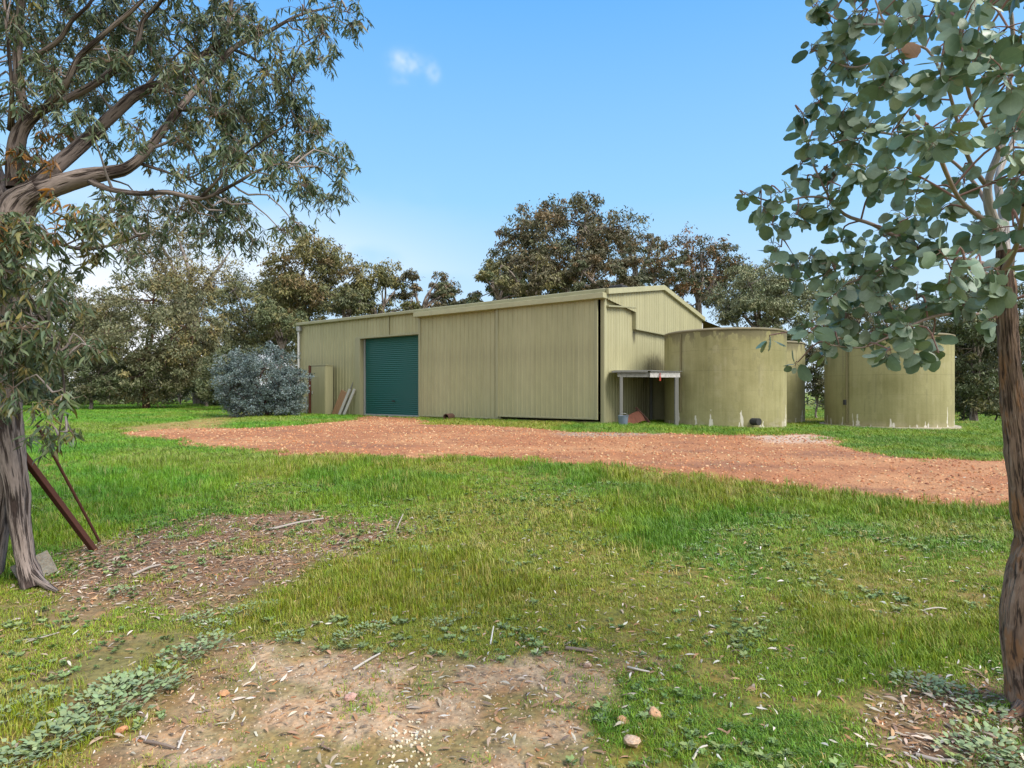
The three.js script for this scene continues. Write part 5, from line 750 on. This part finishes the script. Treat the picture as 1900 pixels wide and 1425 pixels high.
{
  const R0 = mulberry(8), ros = [rosette(R0, 16, 0.05), rosette(R0, 22, 0.06)];
  const weedM = mat(1, 1, 1, { vertexColors: true, roughness: 0.7, transmission: 0.12, thickness: 0 });
  ros.forEach((g, k) => scatter('ground_weeds', k ? 'low silver green weeds spread through the near grass' : 'small clover-like weeds spread through the near grass', 'weeds', g, weedM, k ? 1500 : 2200, 80 + k, R => { const [X, d] = wedge(R, 2, 9); if (sandAt(X, d) > 0.1 || driveAt(X, d) > -0.3 || R() > smooth(0.50, 0.64, fbm(X * 1.3 + 200 + 50 * k, d * 1.3, 3))) return null; return [X, d, 0.006, 0.25 + 0.35 * R(), vary(k ? [0.20, 0.27, 0.09] : [0.14, 0.23, 0.05], R, 0.4), 0.3]; }));
  // the creeping grey-green weed: plants along the edge of the sandy patch
  const R = mulberry(501), line = [[20, 1425, 1], [75, 1392, 1.2], [120, 1372, 1.2], [160, 1345, 1.3], [205, 1320, 1.3], [250, 1292, 1.4], [290, 1268, 1.2], [215, 1275, 0.9], [180, 1300, 0.9], [340, 1222, 1.1], [385, 1200, 1.1], [400, 1165, 0.8], [450, 1140, 0.9], [490, 1128, 0.8], [370, 1150, 0.8], [20, 1330, 1.0], [75, 1300, 0.8], [535, 1185, 0.7], [640, 1185, 0.7], [690, 1170, 0.8], [820, 1160, 0.7], [860, 1145, 0.7], [780, 1025, 0.9], [830, 1030, 0.8], [1160, 970, 0.9], [1285, 1020, 0.8], [1712, 1275, 1.0], [1760, 1290, 0.9], [1830, 1330, 0.9], [1850, 1395, 1.2], [1880, 1415, 1.2], [1810, 1410, 1.1], [330, 1000, 0.7], [230, 1100, 0.8]];
  const plants = [0, 1, 2].map(k => { const g = new Geo(), Q = mulberry(600 + k); for (let n = 0; n < 95; n++) { const a = Q() * 6.28, r = 0.14 * Math.sqrt(Q()), P = V(Math.cos(a) * r * 1.3, 0.012 + 0.035 * Q(), Math.sin(a) * r), D = V(Math.cos(a + Q() - 0.5), 0.15 + 0.35 * Q(), Math.sin(a + Q() - 0.5)).normalize(); addLeaf(g, P, D, V(0, 1, 0).add(rdir(Q).multiplyScalar(0.45)), 0.020 + 0.018 * Q(), 0.018 + 0.012 * Q(), vary([0.24, 0.315, 0.145], Q, 0.4), 1); } return g.build(); });
  const stems = [0, 1, 2].map(k => { const g = new Geo(), Q = mulberry(640 + k); for (let n = 0; n < 10; n++) { const a = Q() * 6.28, r = 0.13; addTube(g, [V(0, 0.0, 0), V(Math.cos(a) * r * 0.5, 0.016, Math.sin(a) * r * 0.5), V(Math.cos(a) * r, 0.02, Math.sin(a) * r)], [0.003, 0.0025, 0.0015], 4, [0.20, 0.16, 0.09], 0, null, 1); } return g.build(); });
  line.forEach(([px, py, s], k) => { const [X, d] = G2(px, py), sandy = k < 18, t = thing('creeping_weed', sandy ? 'low grey green creeping weed along the edge of the sandy patch' : py > 1260 ? 'low grey green creeping weed in the litter near the young tree' : 'low grey green creeping weed growing in the lawn', 'weed', [X, height(X, d), -d], R() * 6.28, sandy ? 'creeping weeds along the sandy patch' : py > 1260 ? 'creeping weeds near the young tree' : 'creeping weeds in the lawn'); t.scale.setScalar(s * 0.85); part(t, 'leaves', plants[k % 3], weedM, null, null, 'stuff'); part(t, 'runners', stems[k % 3], twigM); });
}
// ---------------------------------------------------------------- single stones, sticks and a fallen branch
{
  const R = mulberry(909), stone = (px, py, s, c, label) => { const [X, d] = G2(px, py), g = pebble(100 + Math.round(px)); const m = new THREE.Mesh(g, mat(...c, { roughness: 0.9, map: soilTex })); m.position.set(X, height(X, d) + s * 0.18, -d); m.rotation.set(R() - 0.5, R() * 6, R() - 0.5); m.scale.set(s, s * 0.8, s); return top(m, 'stone', label, 'stone', 'stones on the near lawn'); };
  stone(1216, 1330, 0.075, [0.80, 0.50, 0.30], 'upright orange stone in the grass past the sandy patch'); stone(1157, 1344, 0.065, [0.78, 0.45, 0.24], 'small orange stone at the edge of the sandy patch'); stone(1172, 1382, 0.10, [0.78, 0.58, 0.42], 'flat pale pink stone just past the small orange one'); stone(1090, 1238, 0.055, [0.62, 0.45, 0.36], 'small brown stone on the bare earth'); stone(650, 1298, 0.07, [0.80, 0.50, 0.42], 'pinkish flat stone pressed into the sandy patch'); stone(226, 1358, 0.055, [0.82, 0.40, 0.20], 'small orange stone beside the creeping weed'); stone(97, 1330, 0.055, [0.70, 0.55, 0.42], 'small buff stone among the weeds by the sandy patch'); stone(415, 1290, 0.06, [0.72, 0.40, 0.20], 'small rusty stone where the sandy patch turns brown'); stone(1700, 980, 0.06, [0.62, 0.42, 0.32], 'small brown stone in the lawn near the driveway');
  const stick = (pts, r, c, label, cat = 'stick') => { const W = pts.map(([px, py, up]) => { const [X, d] = G2(px, py); return W3(X, d, (up || 0) + r); }), o = W[0].clone(), g = new Geo(); addTube(g, W.map(p => p.clone().sub(o)), W.map((_, i) => r * (1 - 0.5 * i / W.length)), 7, c, 0.25); const m = new THREE.Mesh(g.build(), twigM); m.position.copy(o); return top(m, cat === 'branch' ? 'fallen_branch' : 'fallen_stick', label, cat, 'sticks on the ground'); };
  const pale = [0.52, 0.47, 0.41], gr = [0.36, 0.31, 0.27], dk = [0.20, 0.15, 0.12];
  stick([[655, 1245], [680, 1232, 0.01], [705, 1218, 0.01]], 0.008, pale, 'pale forked stick at the upper edge of the sandy patch'); stick([[268, 1378], [300, 1388, 0.01], [325, 1392]], 0.008, dk, 'dark stick on the sandy patch near the creeping weed'); stick([[330, 1392], [338, 1378, 0.02], [344, 1370, 0.03]], 0.006, pale, 'short pale stick crossing the dark stick'); stick([[500, 985], [560, 972, 0.01], [600, 966, 0.01]], 0.014, gr, 'grey fallen branch across the brown litter bed', 'branch'); stick([[245, 1070], [275, 1058, 0.01], [298, 1050]], 0.012, gr, 'grey stick in the litter near the big tree'); stick([[1165, 1240], [1180, 1250, 0.02], [1205, 1252, 0.01]], 0.007, pale, 'crooked pale stick past the bare earth'); stick([[910, 1198], [913, 1185, 0.02], [916, 1175, 0.04]], 0.006, [0.62, 0.58, 0.52], 'short white stick standing from the bare earth'); stick([[1050, 1206], [1075, 1210, 0.005], [1100, 1213]], 0.012, dk, 'dark flat stick lying on the bare earth'); stick([[1285, 1412], [1300, 1398, 0.02], [1312, 1390, 0.01]], 0.006, pale, 'thin pale stick in the grass below the stones'); stick([[1715, 1133], [1740, 1134, 0.02], [1756, 1134, 0.01]], 0.006, pale, 'thin pale stick lying in the lawn near the young tree'); stick([[1700, 1405], [1735, 1418, 0.01], [1775, 1420, 0.01]], 0.010, gr, 'grey stick in the litter near the young tree'); stick([[40, 1190], [75, 1188, 0.01], [110, 1178, 0.01]], 0.006, gr, 'thin grey stick on the bare ground near the big tree');
  stick([[735, 985, 0.0], [742, 975, 0.04], [748, 968, 0.08]], 0.008, gr, 'bent grey stick sticking up at the litter edge');
}
scene.traverse(o => { if (o.isMesh) { o.castShadow = true; o.receiveShadow = true; } });
renderer.render(scene, camera);
